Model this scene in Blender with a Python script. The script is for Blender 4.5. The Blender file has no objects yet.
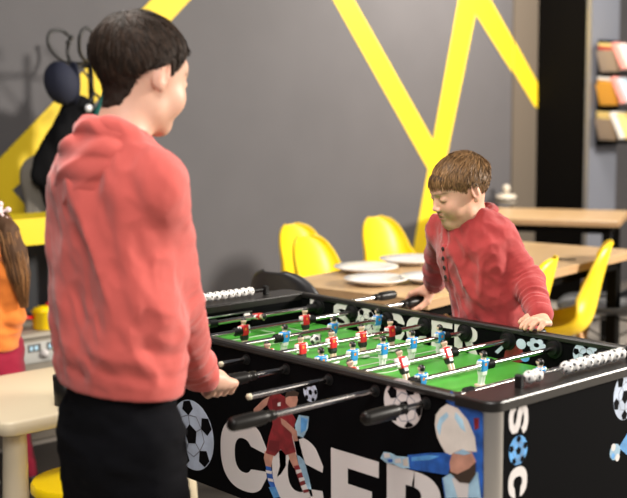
import bpy, math, random
import numpy as np
from mathutils import Vector, Matrix, noise
PI=math.pi
random.seed(7); rng=np.random.default_rng(5)
scene=bpy.context.scene
COL=scene.collection
# ------------------------------------------------------------------ camera solved from the table
CAM=np.array([2.1394,-2.1221,1.423]); YAW,PIT,ROL,FPX=-0.8337,0.1197,-0.0064,1161.3
_f=np.array([math.sin(YAW)*math.cos(PIT),math.cos(YAW)*math.cos(PIT),-math.sin(PIT)])
_r=np.array([math.cos(YAW),-math.sin(YAW),0.]); _u=np.cross(_r,_f)
_r2=_r*math.cos(ROL)+_u*math.sin(ROL); _u2=-_r*math.sin(ROL)+_u*math.cos(ROL)
def P(px,py,D):
    return CAM+D*(_f+_r2*(px-313.5)/FPX-_u2*(py-249)/FPX)
cd=bpy.data.cameras.new('camera'); cam=bpy.data.objects.new('camera',cd); COL.objects.link(cam)
m=Matrix(((_r2[0],_u2[0],-_f[0],CAM[0]),(_r2[1],_u2[1],-_f[1],CAM[1]),(_r2[2],_u2[2],-_f[2],CAM[2]),(0,0,0,1)))
cam.matrix_world=m; cd.sensor_width=36; cd.sensor_fit='HORIZONTAL'; cd.lens=36*FPX/627
cd.dof.use_dof=True; cd.dof.focus_distance=3.05; cd.dof.aperture_fstop=2.9; cd.clip_start=.05
scene.camera=cam
# ------------------------------------------------------------------ materials
MATS={}
def mat(name,col,rough=.5,metal=0,spec=.5,bump=0,bscale=200,var=0,vscale=8,sheen=0,sss=0,coat=0,emit=None,aniso=None,stretch=None):
    if name in MATS: return MATS[name]
    m=bpy.data.materials.new(name); m.use_nodes=True; nt=m.node_tree; b=nt.nodes['Principled BSDF']
    c=(*col,1) if len(col)==3 else col
    b.inputs['Base Color'].default_value=c; b.inputs['Roughness'].default_value=rough
    b.inputs['Metallic'].default_value=metal; b.inputs['Specular IOR Level'].default_value=spec
    if sheen: b.inputs['Sheen Weight'].default_value=sheen; b.inputs['Sheen Roughness'].default_value=.5
    if sss:
        b.inputs['Subsurface Weight'].default_value=sss; b.inputs['Subsurface Radius'].default_value=(.012,.005,.003); b.inputs['Subsurface Scale'].default_value=1
    if coat: b.inputs['Coat Weight'].default_value=coat
    if emit: b.inputs['Emission Color'].default_value=(*emit[:3],1); b.inputs['Emission Strength'].default_value=emit[3]
    tc=nt.nodes.new('ShaderNodeTexCoord')
    src=tc.outputs['Object']
    if stretch:
        mp=nt.nodes.new('ShaderNodeMapping'); mp.inputs['Scale'].default_value=stretch; nt.links.new(src,mp.inputs['Vector']); src=mp.outputs['Vector']
    if var:
        n=nt.nodes.new('ShaderNodeTexNoise'); n.inputs['Scale'].default_value=vscale; n.inputs['Detail'].default_value=6
        nt.links.new(src,n.inputs['Vector'])
        r=nt.nodes.new('ShaderNodeValToRGB'); r.color_ramp.elements[0].position=.3; r.color_ramp.elements[1].position=.7
        r.color_ramp.elements[0].color=(*[max(0,x*(1-var)) for x in c[:3]],1); r.color_ramp.elements[1].color=(*[min(1,x*(1+var)) for x in c[:3]],1)
        nt.links.new(n.outputs['Fac'],r.inputs['Fac']); nt.links.new(r.outputs['Color'],b.inputs['Base Color'])
    if bump:
        n=nt.nodes.new('ShaderNodeTexNoise'); n.inputs['Scale'].default_value=bscale; n.inputs['Detail'].default_value=3
        nt.links.new(src,n.inputs['Vector'])
        bp=nt.nodes.new('ShaderNodeBump'); bp.inputs['Strength'].default_value=bump; bp.inputs['Distance'].default_value=.002
        nt.links.new(n.outputs['Fac'],bp.inputs['Height']); nt.links.new(bp.outputs['Normal'],b.inputs['Normal'])
    MATS[name]=m; return m
def wood(name,c1,c2,scale=1,rough=.4):
    if name in MATS: return MATS[name]
    m=mat(name,c1,rough); nt=m.node_tree; b=nt.nodes['Principled BSDF']
    tc=nt.nodes.new('ShaderNodeTexCoord'); mp=nt.nodes.new('ShaderNodeMapping'); mp.inputs['Scale'].default_value=(14*scale,1.2*scale,14*scale)
    n=nt.nodes.new('ShaderNodeTexNoise'); n.inputs['Scale'].default_value=3; n.inputs['Detail'].default_value=8; n.inputs['Distortion'].default_value=.4
    r=nt.nodes.new('ShaderNodeValToRGB'); r.color_ramp.elements[0].color=(*c1,1); r.color_ramp.elements[1].color=(*c2,1)
    r.color_ramp.elements[0].position=.3; r.color_ramp.elements[1].position=.75
    nt.links.new(tc.outputs['Object'],mp.inputs['Vector']); nt.links.new(mp.outputs['Vector'],n.inputs['Vector']); nt.links.new(n.outputs['Fac'],r.inputs['Fac']); nt.links.new(r.outputs['Color'],b.inputs['Base Color'])
    return m
def attr_mat(name,rough=.5,sss=0,sheen=0,bump=0,bscale=300,spec=.4):
    m=mat(name,(1,1,1),rough,spec=spec,sss=sss,sheen=sheen,bump=bump,bscale=bscale); nt=m.node_tree
    a=nt.nodes.new('ShaderNodeAttribute'); a.attribute_name='Col'
    nt.links.new(a.outputs['Color'],nt.nodes['Principled BSDF'].inputs['Base Color']); return m
# ------------------------------------------------------------------ mesh builder
class MB:
    def __init__(s): s.v=[]; s.f=[]; s.m=[]
    def add(s,vs,fs,mi=0):
        o=len(s.v); s.v+= [tuple(map(float,v)) for v in vs]; s.f+=[tuple(i+o for i in f) for f in fs]; s.m+=[mi]*len(fs); return s
    def box(s,lo,hi,mi=0,bev=0,M=None):
        lo=list(lo);hi=list(hi)
        if bev<=0:
            vs=[(x,y,z) for x in(lo[0],hi[0]) for y in(lo[1],hi[1]) for z in(lo[2],hi[2])]
            fs=[(0,1,3,2),(4,6,7,5),(0,4,5,1),(2,3,7,6),(0,2,6,4),(1,5,7,3)]
        else:
            b=min(bev,*( (hi[k]-lo[k])*.49 for k in range(3)))
            vs=[];idx={}
            for ix in(0,1):
                for iy in(0,1):
                    for iz in(0,1):
                        c=[(lo,hi)[i][k] for k,i in enumerate((ix,iy,iz))]; sg=[1 if i==0 else -1 for i in(ix,iy,iz)]
                        for ax in range(3):
                            p=[c[k]+(0 if k==ax else sg[k]*b) for k in range(3)]
                            idx[(ix,iy,iz,ax)]=len(vs); vs.append(p)
            fs=[]
            for ax in range(3):
                o=[k for k in range(3) if k!=ax]
                for sd in(0,1):
                    loop=[]
                    for a_,b_ in((0,0),(1,0),(1,1),(0,1)):
                        t=[0,0,0]; t[ax]=sd; t[o[0]]=a_; t[o[1]]=b_; loop.append(idx[(*t,ax)])
                    fs.append(tuple(loop))
            for ax in range(3):
                o=[k for k in range(3) if k!=ax]
                for a_ in(0,1):
                    for b_ in(0,1):
                        t0=[0,0,0];t0[ax]=0;t0[o[0]]=a_;t0[o[1]]=b_; t1=list(t0);t1[ax]=1
                        fs.append((idx[(*t0,o[0])],idx[(*t1,o[0])],idx[(*t1,o[1])],idx[(*t0,o[1])]))
            for ix in(0,1):
                for iy in(0,1):
                    for iz in(0,1): fs.append(tuple(idx[(ix,iy,iz,k)] for k in range(3)))
        if M is not None: vs=[tuple(M@Vector(v)) for v in vs]
        return s.add(vs,fs,mi)
    def tube(s,pts,rad,n=12,mi=0,cap=True,flat=1,upv=None):
        pts=[np.array(p,float) for p in pts]; k=len(pts)
        if not hasattr(rad,'__len__'): rad=[rad]*k
        vs=[];fs=[]; prev=None
        for i,p in enumerate(pts):
            t=pts[min(i+1,k-1)]-pts[max(i-1,0)]; t=t/(np.linalg.norm(t)+1e-12)
            if prev is None:
                a=np.array(upv if upv is not None else ([0,0,1] if abs(t[2])<.9 else [1,0,0]),float)
            else: a=prev
            a=a-t*(a@t); a/=np.linalg.norm(a)+1e-12; b=np.cross(t,a); prev=a
            for j in range(n):
                th=2*PI*j/n; vs.append(p+rad[i]*(a*math.cos(th)*flat+b*math.sin(th)))
        for i in range(k-1):
            for j in range(n):
                fs.append((i*n+j,i*n+(j+1)%n,(i+1)*n+(j+1)%n,(i+1)*n+j))
        if cap: fs.append(tuple(range(n-1,-1,-1))); fs.append(tuple((k-1)*n+j for j in range(n)))
        return s.add(vs,fs,mi)
    def lathe(s,prof,c=(0,0,0),n=32,mi=0,axis=2):
        vs=[];fs=[]
        for (r,z) in prof:
            for j in range(n):
                th=2*PI*j/n; q=[r*math.cos(th),r*math.sin(th),z]
                if axis==0: q=[q[2],q[0],q[1]]
                if axis==1: q=[q[1],q[2],q[0]]
                vs.append((q[0]+c[0],q[1]+c[1],q[2]+c[2]))
        k=len(prof)
        for i in range(k-1):
            for j in range(n): fs.append((i*n+j,i*n+(j+1)%n,(i+1)*n+(j+1)%n,(i+1)*n+j))
        if prof[0][0]>1e-6: fs.append(tuple(range(n-1,-1,-1)))
        if prof[-1][0]>1e-6: fs.append(tuple((k-1)*n+j for j in range(n)))
        return s.add(vs,fs,mi)
    def ball(s,c,r,n=20,mi=0,sc=(1,1,1),spots=None,spotmi=1,sa=.36):
        vs=[];fs=[];mis=[]; m2=n*2//3+2
        for i in range(m2+1):
            ph=PI*i/m2
            for j in range(n):
                th=2*PI*j/n; vs.append((c[0]+r*sc[0]*math.sin(ph)*math.cos(th),c[1]+r*sc[1]*math.sin(ph)*math.sin(th),c[2]+r*sc[2]*math.cos(ph)))
        o=len(s.v); s.v+=vs
        for i in range(m2):
            for j in range(n):
                f=(i*n+j,(i+1)*n+j,(i+1)*n+(j+1)%n,i*n+(j+1)%n)
                mm=mi
                if spots is not None:
                    ce=np.mean([np.array(vs[q])-np.array(c) for q in f],0); ce/=np.linalg.norm(ce)
                    if (spots@ce).max()>math.cos(sa): mm=spotmi
                s.f.append(tuple(q+o for q in f)); s.m.append(mm)
        return s
    def prism(s,poly,d0,d1,fn,mi=0):
        """poly = 2D pts, fn(u,v,d)->3D"""
        n=len(poly); vs=[fn(u,v,d0) for u,v in poly]+[fn(u,v,d1) for u,v in poly]
        fs=[tuple(range(n)),tuple(range(2*n-1,n-1,-1))]+[(i,i+n,(i+1)%n+n,(i+1)%n) for i in range(n)]
        return s.add(vs,fs,mi)
    def build(s,name,mats,parent=None,smooth=False,angle=None,recalc=True):
        me=bpy.data.meshes.new(name); me.from_pydata(s.v,[],s.f)
        if not isinstance(mats,(list,tuple)): mats=[mats]
        for q in mats: me.materials.append(q)
        me.polygons.foreach_set('material_index',s.m)
        me.validate()
        if recalc:
            import bmesh
            bm=bmesh.new(); bm.from_mesh(me); bmesh.ops.remove_doubles(bm,verts=bm.verts,dist=1e-6); bmesh.ops.recalc_face_normals(bm,faces=bm.faces); bm.to_mesh(me); bm.free()
        o=bpy.data.objects.new(name,me); COL.objects.link(o)
        if smooth or angle:
            me.polygons.foreach_set('use_smooth',[True]*len(me.polygons))
            if angle: me.set_sharp_from_angle(angle=math.radians(angle))
        if parent is not None: attach(o,parent)
        return o
def worldm(o):
    M=o.matrix_basis.copy()
    if o.parent is not None: M=worldm(o.parent)@o.matrix_parent_inverse@M
    return M
def attach(o,parent,local=False):
    o.parent=parent
    if not local and not LOCAL[0]: o.matrix_parent_inverse=worldm(parent).inverted()
LOCAL=[False]     # True: parts are modelled in their thing's own frame
def thing(name,label,cat,loc=(0,0,0),rz=0,group=None):
    o=bpy.data.objects.new(name,None); COL.objects.link(o); o.empty_display_size=.05
    o.location=loc; o.rotation_euler=(0,0,rz); return tag(o,label,cat,group)
def tag(o,label=None,cat=None,group=None,kind=None):
    if label: o['label']=label
    if cat: o['category']=cat
    if group: o['group']=group
    if kind: o['kind']=kind
    return o
def kids(o): return [c for c in bpy.data.objects if c.parent==o]
def copy_tree(o,parent=None):
    c=o.copy(); COL.objects.link(c)
    if parent is not None: c.parent=parent
    for ch in kids(o): copy_tree(ch,c)
    return c
def struct(o): o['kind']='structure'; return o
# ------------------------------------------------------------------ numpy noise
def _hash(i,j,k):
    h=(i.astype(np.int64)*374761393+j.astype(np.int64)*668265263+k.astype(np.int64)*2147483647+1274126177)&0xffffffff
    h=((h^(h>>13))*1274126177)&0xffffffff
    h=h^(h>>16); return (h&0xffffff)/float(0xffffff)*2-1
def vnoise(p):
    i=np.floor(p); f=p-i; f=f*f*f*(f*(f*6-15)+10); i=i.astype(np.int64); r=0
    for a in(0,1):
        for b in(0,1):
            for c in(0,1):
                w=(f[:,0] if a else 1-f[:,0])*(f[:,1] if b else 1-f[:,1])*(f[:,2] if c else 1-f[:,2])
                r=r+w*_hash(i[:,0]+a,i[:,1]+b,i[:,2]+c)
    return r
def fbm(p,o=3):
    r=0;a=1;
    for q in range(o): r=r+a*vnoise(p*2**q+q*17.3); a*=.5
    return r
# ------------------------------------------------------------------ signed-distance modelling
def nrm(v): v=np.array(v,float); return v/(np.linalg.norm(v)+1e-12)
def cone(a,b,ra,rb=None,flat=None,n=None):
    """round cone; flat<1 squashes it along n"""
    a=np.array(a,float);b=np.array(b,float); rb=ra if rb is None else rb; ba=b-a; L=ba@ba+1e-12
    nn=nrm(n) if n is not None else None
    def f(p):
        q=p-a
        h=np.clip(q@ba/L,0,1)
        w=q-h[:,None]*ba
        if nn is not None:
            w=w+(w@nn)[:,None]*nn*(1/flat-1)
            return (np.sqrt((w*w).sum(1))-(ra+(rb-ra)*h))*min(1,flat)
        return np.sqrt((w*w).sum(1))-(ra+(rb-ra)*h)
    return f
def ell(c,r,M=None):
    c=np.array(c,float); r=np.array(r,float); M=np.eye(3) if M is None else M
    def f(p):
        q=(p-c)@M; k0=np.sqrt(((q/r)**2).sum(1)); k1=np.sqrt(((q/(r*r))**2).sum(1))+1e-9
        return k0*(k0-1)/k1
    return f
def rbox(c,h,r,M=None):
    c=np.array(c,float); h=np.array(h,float)-r; M=np.eye(3) if M is None else M
    def f(p):
        q=np.abs((p-c)@M)-h; return np.sqrt((np.maximum(q,0)**2).sum(1))+np.minimum(q.max(1),0)-r
    return f
def smin(a,b,k):
    if k<=0: return np.minimum(a,b)
    h=np.maximum(k-np.abs(a-b),0)/k; return np.minimum(a,b)-h*h*k*.25
def smax(a,b,k): return -smin(-a,-b,k)
def union(items,k=.01):
    """items: f or (f,k) or ('-',f,k) or ('&',f,k)"""
    def g(p):
        d=None
        for it in items:
            op='+';kk=k
            if isinstance(it,tuple):
                if isinstance(it[0],str): op=it[0];fn=it[1]; kk=it[2] if len(it)>2 else k
                else: fn,kk=it
            else: fn=it
            e=fn(p)
            if d is None: d=e
            elif op=='+': d=smin(d,e,kk)
            elif op=='-': d=smax(d,-e,kk)
            else: d=smax(d,e,kk)
        return d
    return g
def axis_pts(lo,hi,h,fine=None,coarse=None):
    if fine is None: return np.arange(lo,hi+h,h)
    f0,f1=fine; out=[]; x=lo
    while x<hi+h:
        out.append(x); x+= h if f0<=x<=f1 else coarse
    return np.array(out)
def surf(f,X,Y,Z,B=10,smooth=2,margin=1.0):
    nx,ny,nz=len(X),len(Y),len(Z)
    F=np.empty((nx,ny,nz),np.float32)
    bx=[(i,min(i+B,nx)) for i in range(0,nx,B)]; by=[(i,min(i+B,ny)) for i in range(0,ny,B)]; bz=[(i,min(i+B,nz)) for i in range(0,nz,B)]
    cs=[];hs=[];bl=[]
    for a in bx:
        for b in by:
            for c in bz:
                lo=np.array([X[a[0]],Y[b[0]],Z[c[0]]]);hi=np.array([X[a[1]-1],Y[b[1]-1],Z[c[1]-1]])
                cs.append((lo+hi)/2);hs.append(np.linalg.norm(hi-lo)/2);bl.append((a,b,c))
    d=f(np.array(cs)); hs=np.array(hs)
    act=np.abs(d)<hs*1.6*margin+.01
    todo=[]
    for i,(a,b,c) in enumerate(bl):
        if act[i]: todo.append((a,b,c))
        else: F[a[0]:a[1],b[0]:b[1],c[0]:c[1]]=d[i]
    ch=250
    for s in range(0,len(todo),ch):
        pts=[]
        for a,b,c in todo[s:s+ch]:
            g=np.stack(np.meshgrid(X[a[0]:a[1]],Y[b[0]:b[1]],Z[c[0]:c[1]],indexing='ij'),-1); pts.append(g.reshape(-1,3))
        v=f(np.concatenate(pts)); o=0
        for (a,b,c),q in zip(todo[s:s+ch],pts):
            n=len(q); F[a[0]:a[1],b[0]:b[1],c[0]:c[1]]=v[o:o+n].reshape(a[1]-a[0],b[1]-b[0],c[1]-c[0]); o+=n
    S=F<0
    cnt=np.zeros((nx-1,ny-1,nz-1),np.int8)
    for i in(0,1):
        for j in(0,1):
            for k in(0,1): cnt+=S[i:nx-1+i,j:ny-1+j,k:nz-1+k]
    ci,cj,ck=np.nonzero((cnt>0)&(cnt<8)); n=len(ci)
    idx=-np.ones((nx-1,ny-1,nz-1),np.int32); idx[ci,cj,ck]=np.arange(n)
    acc=np.zeros((n,3));w=np.zeros(n)
    cor=[(i,j,k) for i in(0,1) for j in(0,1) for k in(0,1)]
    for a in cor:
        for ax in range(3):
            if a[ax]: continue
            b=list(a);b[ax]=1
            fa=F[ci+a[0],cj+a[1],ck+a[2]];fb=F[ci+b[0],cj+b[1],ck+b[2]]
            mk=(fa<0)!=(fb<0); t=np.where(mk,fa/(np.where(mk,fa-fb,1)),0)
            pos=np.tile(np.array(a,float),(n,1)); pos[:,ax]+=t
            acc+=pos*mk[:,None]; w+=mk
    loc=acc/w[:,None]
    def mp(A,i,t): return A[i]+(A[np.minimum(i+1,len(A)-1)]-A[i])*t
    V=np.stack([mp(X,ci,loc[:,0]),mp(Y,cj,loc[:,1]),mp(Z,ck,loc[:,2])],1)
    quads=[]
    for ax in range(3):
        sl0=[slice(None)]*3;sl1=[slice(None)]*3; sl0[ax]=slice(0,-1);sl1[ax]=slice(1,None)
        A=S[tuple(sl0)];Bm=S[tuple(sl1)]
        i,j,k=np.nonzero(A!=Bm); I=[i,j,k]
        o=[q for q in range(3) if q!=ax]
        ok=(I[o[0]]>0)&(I[o[1]]>0)&(I[o[0]]<(nx,ny,nz)[o[0]]-1)&(I[o[1]]<(nx,ny,nz)[o[1]]-1)
        I=[q[ok] for q in I]; sgn=A[I[0],I[1],I[2]]
        def g(da,db):
            J=list(I);J[o[0]]=I[o[0]]+da;J[o[1]]=I[o[1]]+db; return idx[J[0],J[1],J[2]]
        q=np.stack([g(-1,-1),g(0,-1),g(0,0),g(-1,0)],1)
        if ax==1: sgn=~sgn
        q[~sgn]=q[~sgn][:,::-1]
        quads.append(q)
    Q=np.concatenate(quads)
    # light laplacian smoothing
    if smooth:
        E=np.concatenate([Q[:,[0,1]],Q[:,[1,2]],Q[:,[2,3]],Q[:,[3,0]]]); 
        deg=np.bincount(E[:,0],minlength=n)+np.bincount(E[:,1],minlength=n)
        for s_ in range(smooth):
            N=np.zeros((n,3))
            for c in range(3):
                N[:,c]=np.bincount(E[:,0],V[E[:,1],c],n)+np.bincount(E[:,1],V[E[:,0],c],n)
            V=V*.5+.5*N/np.maximum(deg,1)[:,None]
    return V,Q
def vnormals(V,Q):
    n=np.cross(V[Q[:,2]]-V[Q[:,0]],V[Q[:,3]]-V[Q[:,1]]); N=np.zeros_like(V)
    for c in range(4):
        for k in range(3): N[:,k]+=np.bincount(Q[:,c],n[:,k],len(V))
    return N/(np.linalg.norm(N,axis=1)[:,None]+1e-12)
def qmesh(name,V,Q,mats,parent=None,cols=None,fmat=None,smooth=True):
    me=bpy.data.meshes.new(name); me.vertices.add(len(V)); me.vertices.foreach_set('co',np.asarray(V,np.float32).ravel())
    me.loops.add(Q.size); me.loops.foreach_set('vertex_index',Q.astype(np.int32).ravel())
    me.polygons.add(len(Q)); me.polygons.foreach_set('loop_start',np.arange(0,Q.size,Q.shape[1],dtype=np.int32))
    try: me.polygons.foreach_set('loop_total',np.full(len(Q),Q.shape[1],np.int32))
    except Exception: pass
    me.update(calc_edges=True); me.validate()
    if not isinstance(mats,(list,tuple)): mats=[mats]
    for q in mats: me.materials.append(q)
    if fmat is not None: me.polygons.foreach_set('material_index',np.asarray(fmat,np.int32))
    me.polygons.foreach_set('use_smooth',np.full(len(me.polygons),smooth))
    if cols is not None:
        at=me.attributes.new('Col','FLOAT_COLOR','POINT'); c=np.ones((len(V),4),np.float32); c[:,:3]=cols; at.data.foreach_set('color',c.ravel())
    me.update()
    o=bpy.data.objects.new(name,me); COL.objects.link(o)
    if parent is not None: attach(o,parent)
    return o
def bounds_grid(lo,hi,h,zf=None,zc=None):
    return axis_pts(lo[0],hi[0],h),axis_pts(lo[1],hi[1],h),axis_pts(lo[2],hi[2],h,zf,zc)
# ================================================================== ROOM
M_wall=mat('grey_paint',(.097,.092,.097),.75,var=.05,vscale=3,bump=.15,bscale=90)
M_yel=mat('yellow_paint',(.88,.62,.012),.6)
M_floor=mat('floor_vinyl',(.42,.38,.33),.45,var=.25,vscale=5)
M_black=mat('black_paint',(.004,.0035,.003),.8,spec=.05)
M_tan=mat('warm_grey',(.125,.10,.075),.8)
M_lgrey=mat('pale_grey_panel',(.17,.18,.215),.6)
M_white=mat('white_paint',(.75,.74,.72),.6)
fl=MB(); fl.box((-3.3,-3.2,-.1),(4.2,10,0)); struct(fl.build('floor',M_floor))
w=MB(); w.box((-3.3,-3.2,0),(-3.15,10,3.0)); wall=struct(w.build('wall_left',M_wall))
w=MB(); w.box((-3.15,9.85,0),(4.2,10,3.0)); struct(w.build('wall_far',M_white))
w=MB(); w.box((-3.15,4.62,0),(-3.135,4.9,3.0)); struct(w.build('trim_1',M_tan))  # thin strip beside the column, browner than the wall
# painted yellow stripes on the wall
def stripe(pts,name='trim_2'):
    b=MB(); b.prism(pts,0,.003,lambda y,z,d:(-3.15+d,y,z)); return b
st=MB()
SN=[0]
def addst(p):
    SN[0]+=1; e=.0025+.0006*SN[0]; st.prism(p,0,e,lambda y,z,d:(-3.15+d,y,z))
addst([(2.75,2.22),(2.93,2.22),(3.845,1.125),(3.80,1.0),(3.72,1.025)])
addst([(4.065,2.3),(4.27,2.3),(3.90,1.05),(3.735,.36),(3.55,.36),(3.73,1.03)])
addst([(4.14,2.3),(4.30,2.24),(4.619,1.91),(4.619,1.68),(4.20,2.08)])
addst([(1.72,2.2),(1.96,2.2),(.69,1.06),(.56,.97),(.45,1.08),(.55,1.155)])
addst([(.33,1.15),(.55,1.155),(.80,.86),(.63,.77)])
o=st.build('trim_2',M_yel); struct(o)
sb=MB(); sb.prism([(4.62,1.90),(4.62,1.68),(4.862,1.44),(4.90,1.42),(4.90,1.605)],0,.003,lambda y,z,d:(-3.135+d,y,z)); struct(sb.build('trim_3',M_yel))
bb=MB(); bb.box((-3.15,-3.2,0),(-3.138,4.62,.08)); struct(bb.build('baseboard_left',M_black))
# black column with a grey side
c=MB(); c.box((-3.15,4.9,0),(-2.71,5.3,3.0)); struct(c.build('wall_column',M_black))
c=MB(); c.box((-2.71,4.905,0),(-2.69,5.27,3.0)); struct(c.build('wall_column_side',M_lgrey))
c=MB(); c.box((-2.71,4.893,0),(-2.675,4.905,3.0)); struct(c.build('trim_4',mat('alu_edge',(.35,.34,.33),.4,.6)))
# ================================================================== LIGHT
wd=bpy.data.worlds.new('world'); scene.world=wd; wd.use_nodes=True
bgn=wd.node_tree.nodes['Background']; bgn.inputs[0].default_value=(.80,.86,1,1); bgn.inputs[1].default_value=.12
def area(name,loc,target,size,energy,col,sy=None):
    l=bpy.data.lights.new(name,'AREA'); l.energy=energy; l.color=col; l.size=size
    if sy: l.shape='RECTANGLE'; l.size_y=sy
    o=bpy.data.objects.new(name,l); COL.objects.link(o); o.location=loc
    o.rotation_euler=(Vector(target)-Vector(loc)).to_track_quat('-Z','Y').to_euler(); return o
KEYP=np.array([-.2,.3,1.0])+_r*5.4+_f*.35; KEYP[2]=2.75
area('window_light',KEYP,(-.5,.4,.9),.8,760,(1,.93,.83))
area('fill_light_a',(-.5,-.7,2.95),(0,.3,1.0),.9,75,(1,.93,.84))  # unseen fill over the table, added for front light on the faces
area('fill_light_b',(-2.0,3.7,2.95),(-2.9,3.9,1.3),.8,95,(1,.92,.82))  # unseen fill added where the left wall is brighter
area('fill_light_c',(1.6,-1.6,2.9),(.1,-.1,1.0),1.4,85,(1,.95,.9))  # soft unseen fill added from the camera side
scene.view_settings.view_transform='Standard'; scene.view_settings.look='None'; scene.view_settings.gamma=1; scene.view_settings.exposure=-0.28
scene.view_settings.use_curve_mapping=False
scene.cycles.use_denoising=True; scene.cycles.max_bounces=6; scene.cycles.sample_clamp_indirect=6
# ================================================================== FOOSBALL TABLE
H=.84; A=.703; B=.338; T=.02; EN=.096; ZR=H-.034; SP=.15; ZB=.44; ZF=ZR-.056
rx=lambda i:(i-4.5)*SP
M_cab=mat('table_black_laminate',(.003,.003,.0035),.7,spec=.03)
M_rim=mat('table_rim_black',(.013,.0115,.0105),.32,spec=.45,bump=.1,bscale=500)
M_chrome=mat('chrome',(.52,.49,.47),.22,1)
M_alu=mat('brushed_aluminium',(.62,.61,.6),.3,1)
M_rub=mat('black_rubber',(.007,.007,.007),.5,spec=.25)
M_grip=mat('black_handle_plastic',(.008,.007,.006),.38,spec=.25)
M_pw=mat('print_white',(.70,.66,.645),.45); M_pb=mat('print_black',(.003,.003,.004),.7,spec=.05)
M_pblue=mat('print_sky_blue',(.10,.33,.72),.45,var=.5,vscale=25); M_pnavy=mat('print_blue',(.02,.10,.40),.45,var=.5,vscale=30)
M_pball=mat('print_ball_pale_blue',(.52,.60,.74),.45,var=.2,vscale=20)
M_pred=mat('print_red',(.22,.015,.02),.45,var=.35,vscale=40); M_pskin=mat('print_skin',(.50,.25,.18),.5,var=.25,vscale=30)
M_phair=mat('print_hair',(.05,.03,.02),.5); M_pls=mat('print_light_blue',(.38,.60,.80),.45,var=.35,vscale=18)
M_pcream=mat('print_cream',(.72,.66,.60),.5,var=.15,vscale=14)
M_field=mat('green_pitch',(.075,.38,.045),.42,var=.12,vscale=4)
tb=thing('foosball_table','black foosball table with SOCCER lettering and football prints on its sides','foosball table')
def bx(name,lo,hi,m,par=tb,bev=0):
    q=MB(); q.box(lo,hi,bev=bev); return q.build(name,m,par)
sideN=bx('side_panel',(-A+.02,-B,ZB),(A-.035,-B+T,H-.012),M_cab)
sideF=bx('side_panel',(-A+.02,B-T,ZB),(A-.035,B,H-.012),M_cab)
endR=bx('end_panel',(A-.02,-B+.035,ZB),(A,B-.035,H-.02),M_cab)
endL=bx('end_panel',(-A,-B+.035,ZB),(-A+.02,B-.035,H-.02),M_cab)
# corner posts: rounded aluminium
for sx in(-1,1):
    for sy in(-1,1):
        prof=[(0,0)]
        q=MB(); r=.036; cx,cy=sx*(A-r),sy*(B-r)
        poly=[(cx-sx*.002,cy-sy*.002)]
        for k in range(9):
            th=PI/2*k/8; poly.append((cx+sx*r*math.cos(th),cy+sy*r*math.sin(th)))
        q.prism(poly,ZB-.01,H-.02,lambda u,v,d:(u,v,d)); q.build('corner_post',M_alu,tb,angle=30)
# rim: end boards with rounded outer corners, thin side strips
def endrim(s):
    q=MB(); r=.03; o=.006; pts=[]
    for sy in(-1,1):
        arc=[]
        for k in range(9):
            th=PI/2*k/8; arc.append((s*(A+o-r+r*math.cos(th)),sy*(B+o-r+r*math.sin(th))))
        pts.append(arc)
    poly=pts[0][::-1]+pts[1]+[(s*(A-EN),B+o-.001),(s*(A-EN),-B-o+.001)]
    z0,z1=H-.022,H; n=len(poly); cx=s*(A-EN/2)
    ins=lambda p,e:(p[0]+(e if p[0]<cx else -e),p[1]*(1-e/B))
    lay=[(poly,z0),(poly,z1-.004),([ins(p,.0015) for p in poly],z1-.0012),([ins(p,.004) for p in poly],z1)]
    vs=[(x,y,z) for L,z in lay for x,y in L]; fs=[tuple(range(n)),tuple(range(3*n,4*n))]
    for l in range(3):
        for i in range(n): fs.append((l*n+i,l*n+(i+1)%n,(l+1)*n+(i+1)%n,(l+1)*n+i))
    q.add(vs,fs); return q.build('end_rim',M_rim,tb)
rimR=endrim(1); rimL=endrim(-1)
for s in(-1,1):
    lo=-B-.006 if s<0 else B-T-.003; hi=-B+T+.003 if s<0 else B+.006
    bx('side_rim',(-A+EN,lo,H-.016),(A-EN,hi,H),M_rim,bev=.004)
# inside
bx('playfield',(-A+EN+.004,-B+T,ZF-.012),(A-EN-.004,B-T,ZF),M_field)
q=MB(); lw=.0035
def ln(x0,y0,x1,y1): q.box((min(x0,x1)-lw/2,min(y0,y1)-lw/2,ZF-.001),(max(x0,x1)+lw/2,max(y0,y1)+lw/2,ZF+.0012))
ln(0,-B+T,0,-.1); ln(0,.1,0,B-T); ln(0,-.1,0,.1); q.build('halfway_line',M_pw,tb)
for s in(-1,1):
    q=MB()
    x=s*(A-EN); ln(x-s*.22,-.2,x-s*.22,.2); ln(x,-.2,x-s*.22,-.2); ln(x,.2,x-s*.22,.2)
    ln(x-s*.1,-.12,x-s*.1,.12); ln(x,-.12,x-s*.1,-.12); ln(x,.12,x-s*.1,.12); q.build('goal_area_lines',M_pw,tb)
q=MB()
for k in range(40):
    a0=2*PI*k/40;a1=2*PI*(k+1)/40;R0=.10-lw/2;R1=.10+lw/2
    q.prism([(R0*math.cos(a0),R0*math.sin(a0)),(R1*math.cos(a0),R1*math.sin(a0)),(R1*math.cos(a1),R1*math.sin(a1)),(R0*math.cos(a1),R0*math.sin(a1))],ZF-.001,ZF+.0012,lambda u,v,d:(u,v,d))
q.build('centre_circle',M_pw,tb)
for s in(-1,1):
    q=MB(); x0,x1=sorted((s*(A-EN),s*(A-EN+.015)))
    q.box((x0,-B+T,ZF+.055),(x1,B-T,H-.021)); q.box((x0,-B+T,ZF-.01),(x1,-.11,ZF+.056)); q.box((x0,.11,ZF-.01),(x1,B-T,ZF+.056))
    q.build('goal_wall',M_cab,tb)
    q=MB(); q.tube([(s*(A-EN-.002),-.11,ZF+.056),(s*(A-EN-.002),.11,ZF+.056)],.0025,8); q.build('goal_trim',M_alu,tb,smooth=True)
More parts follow.
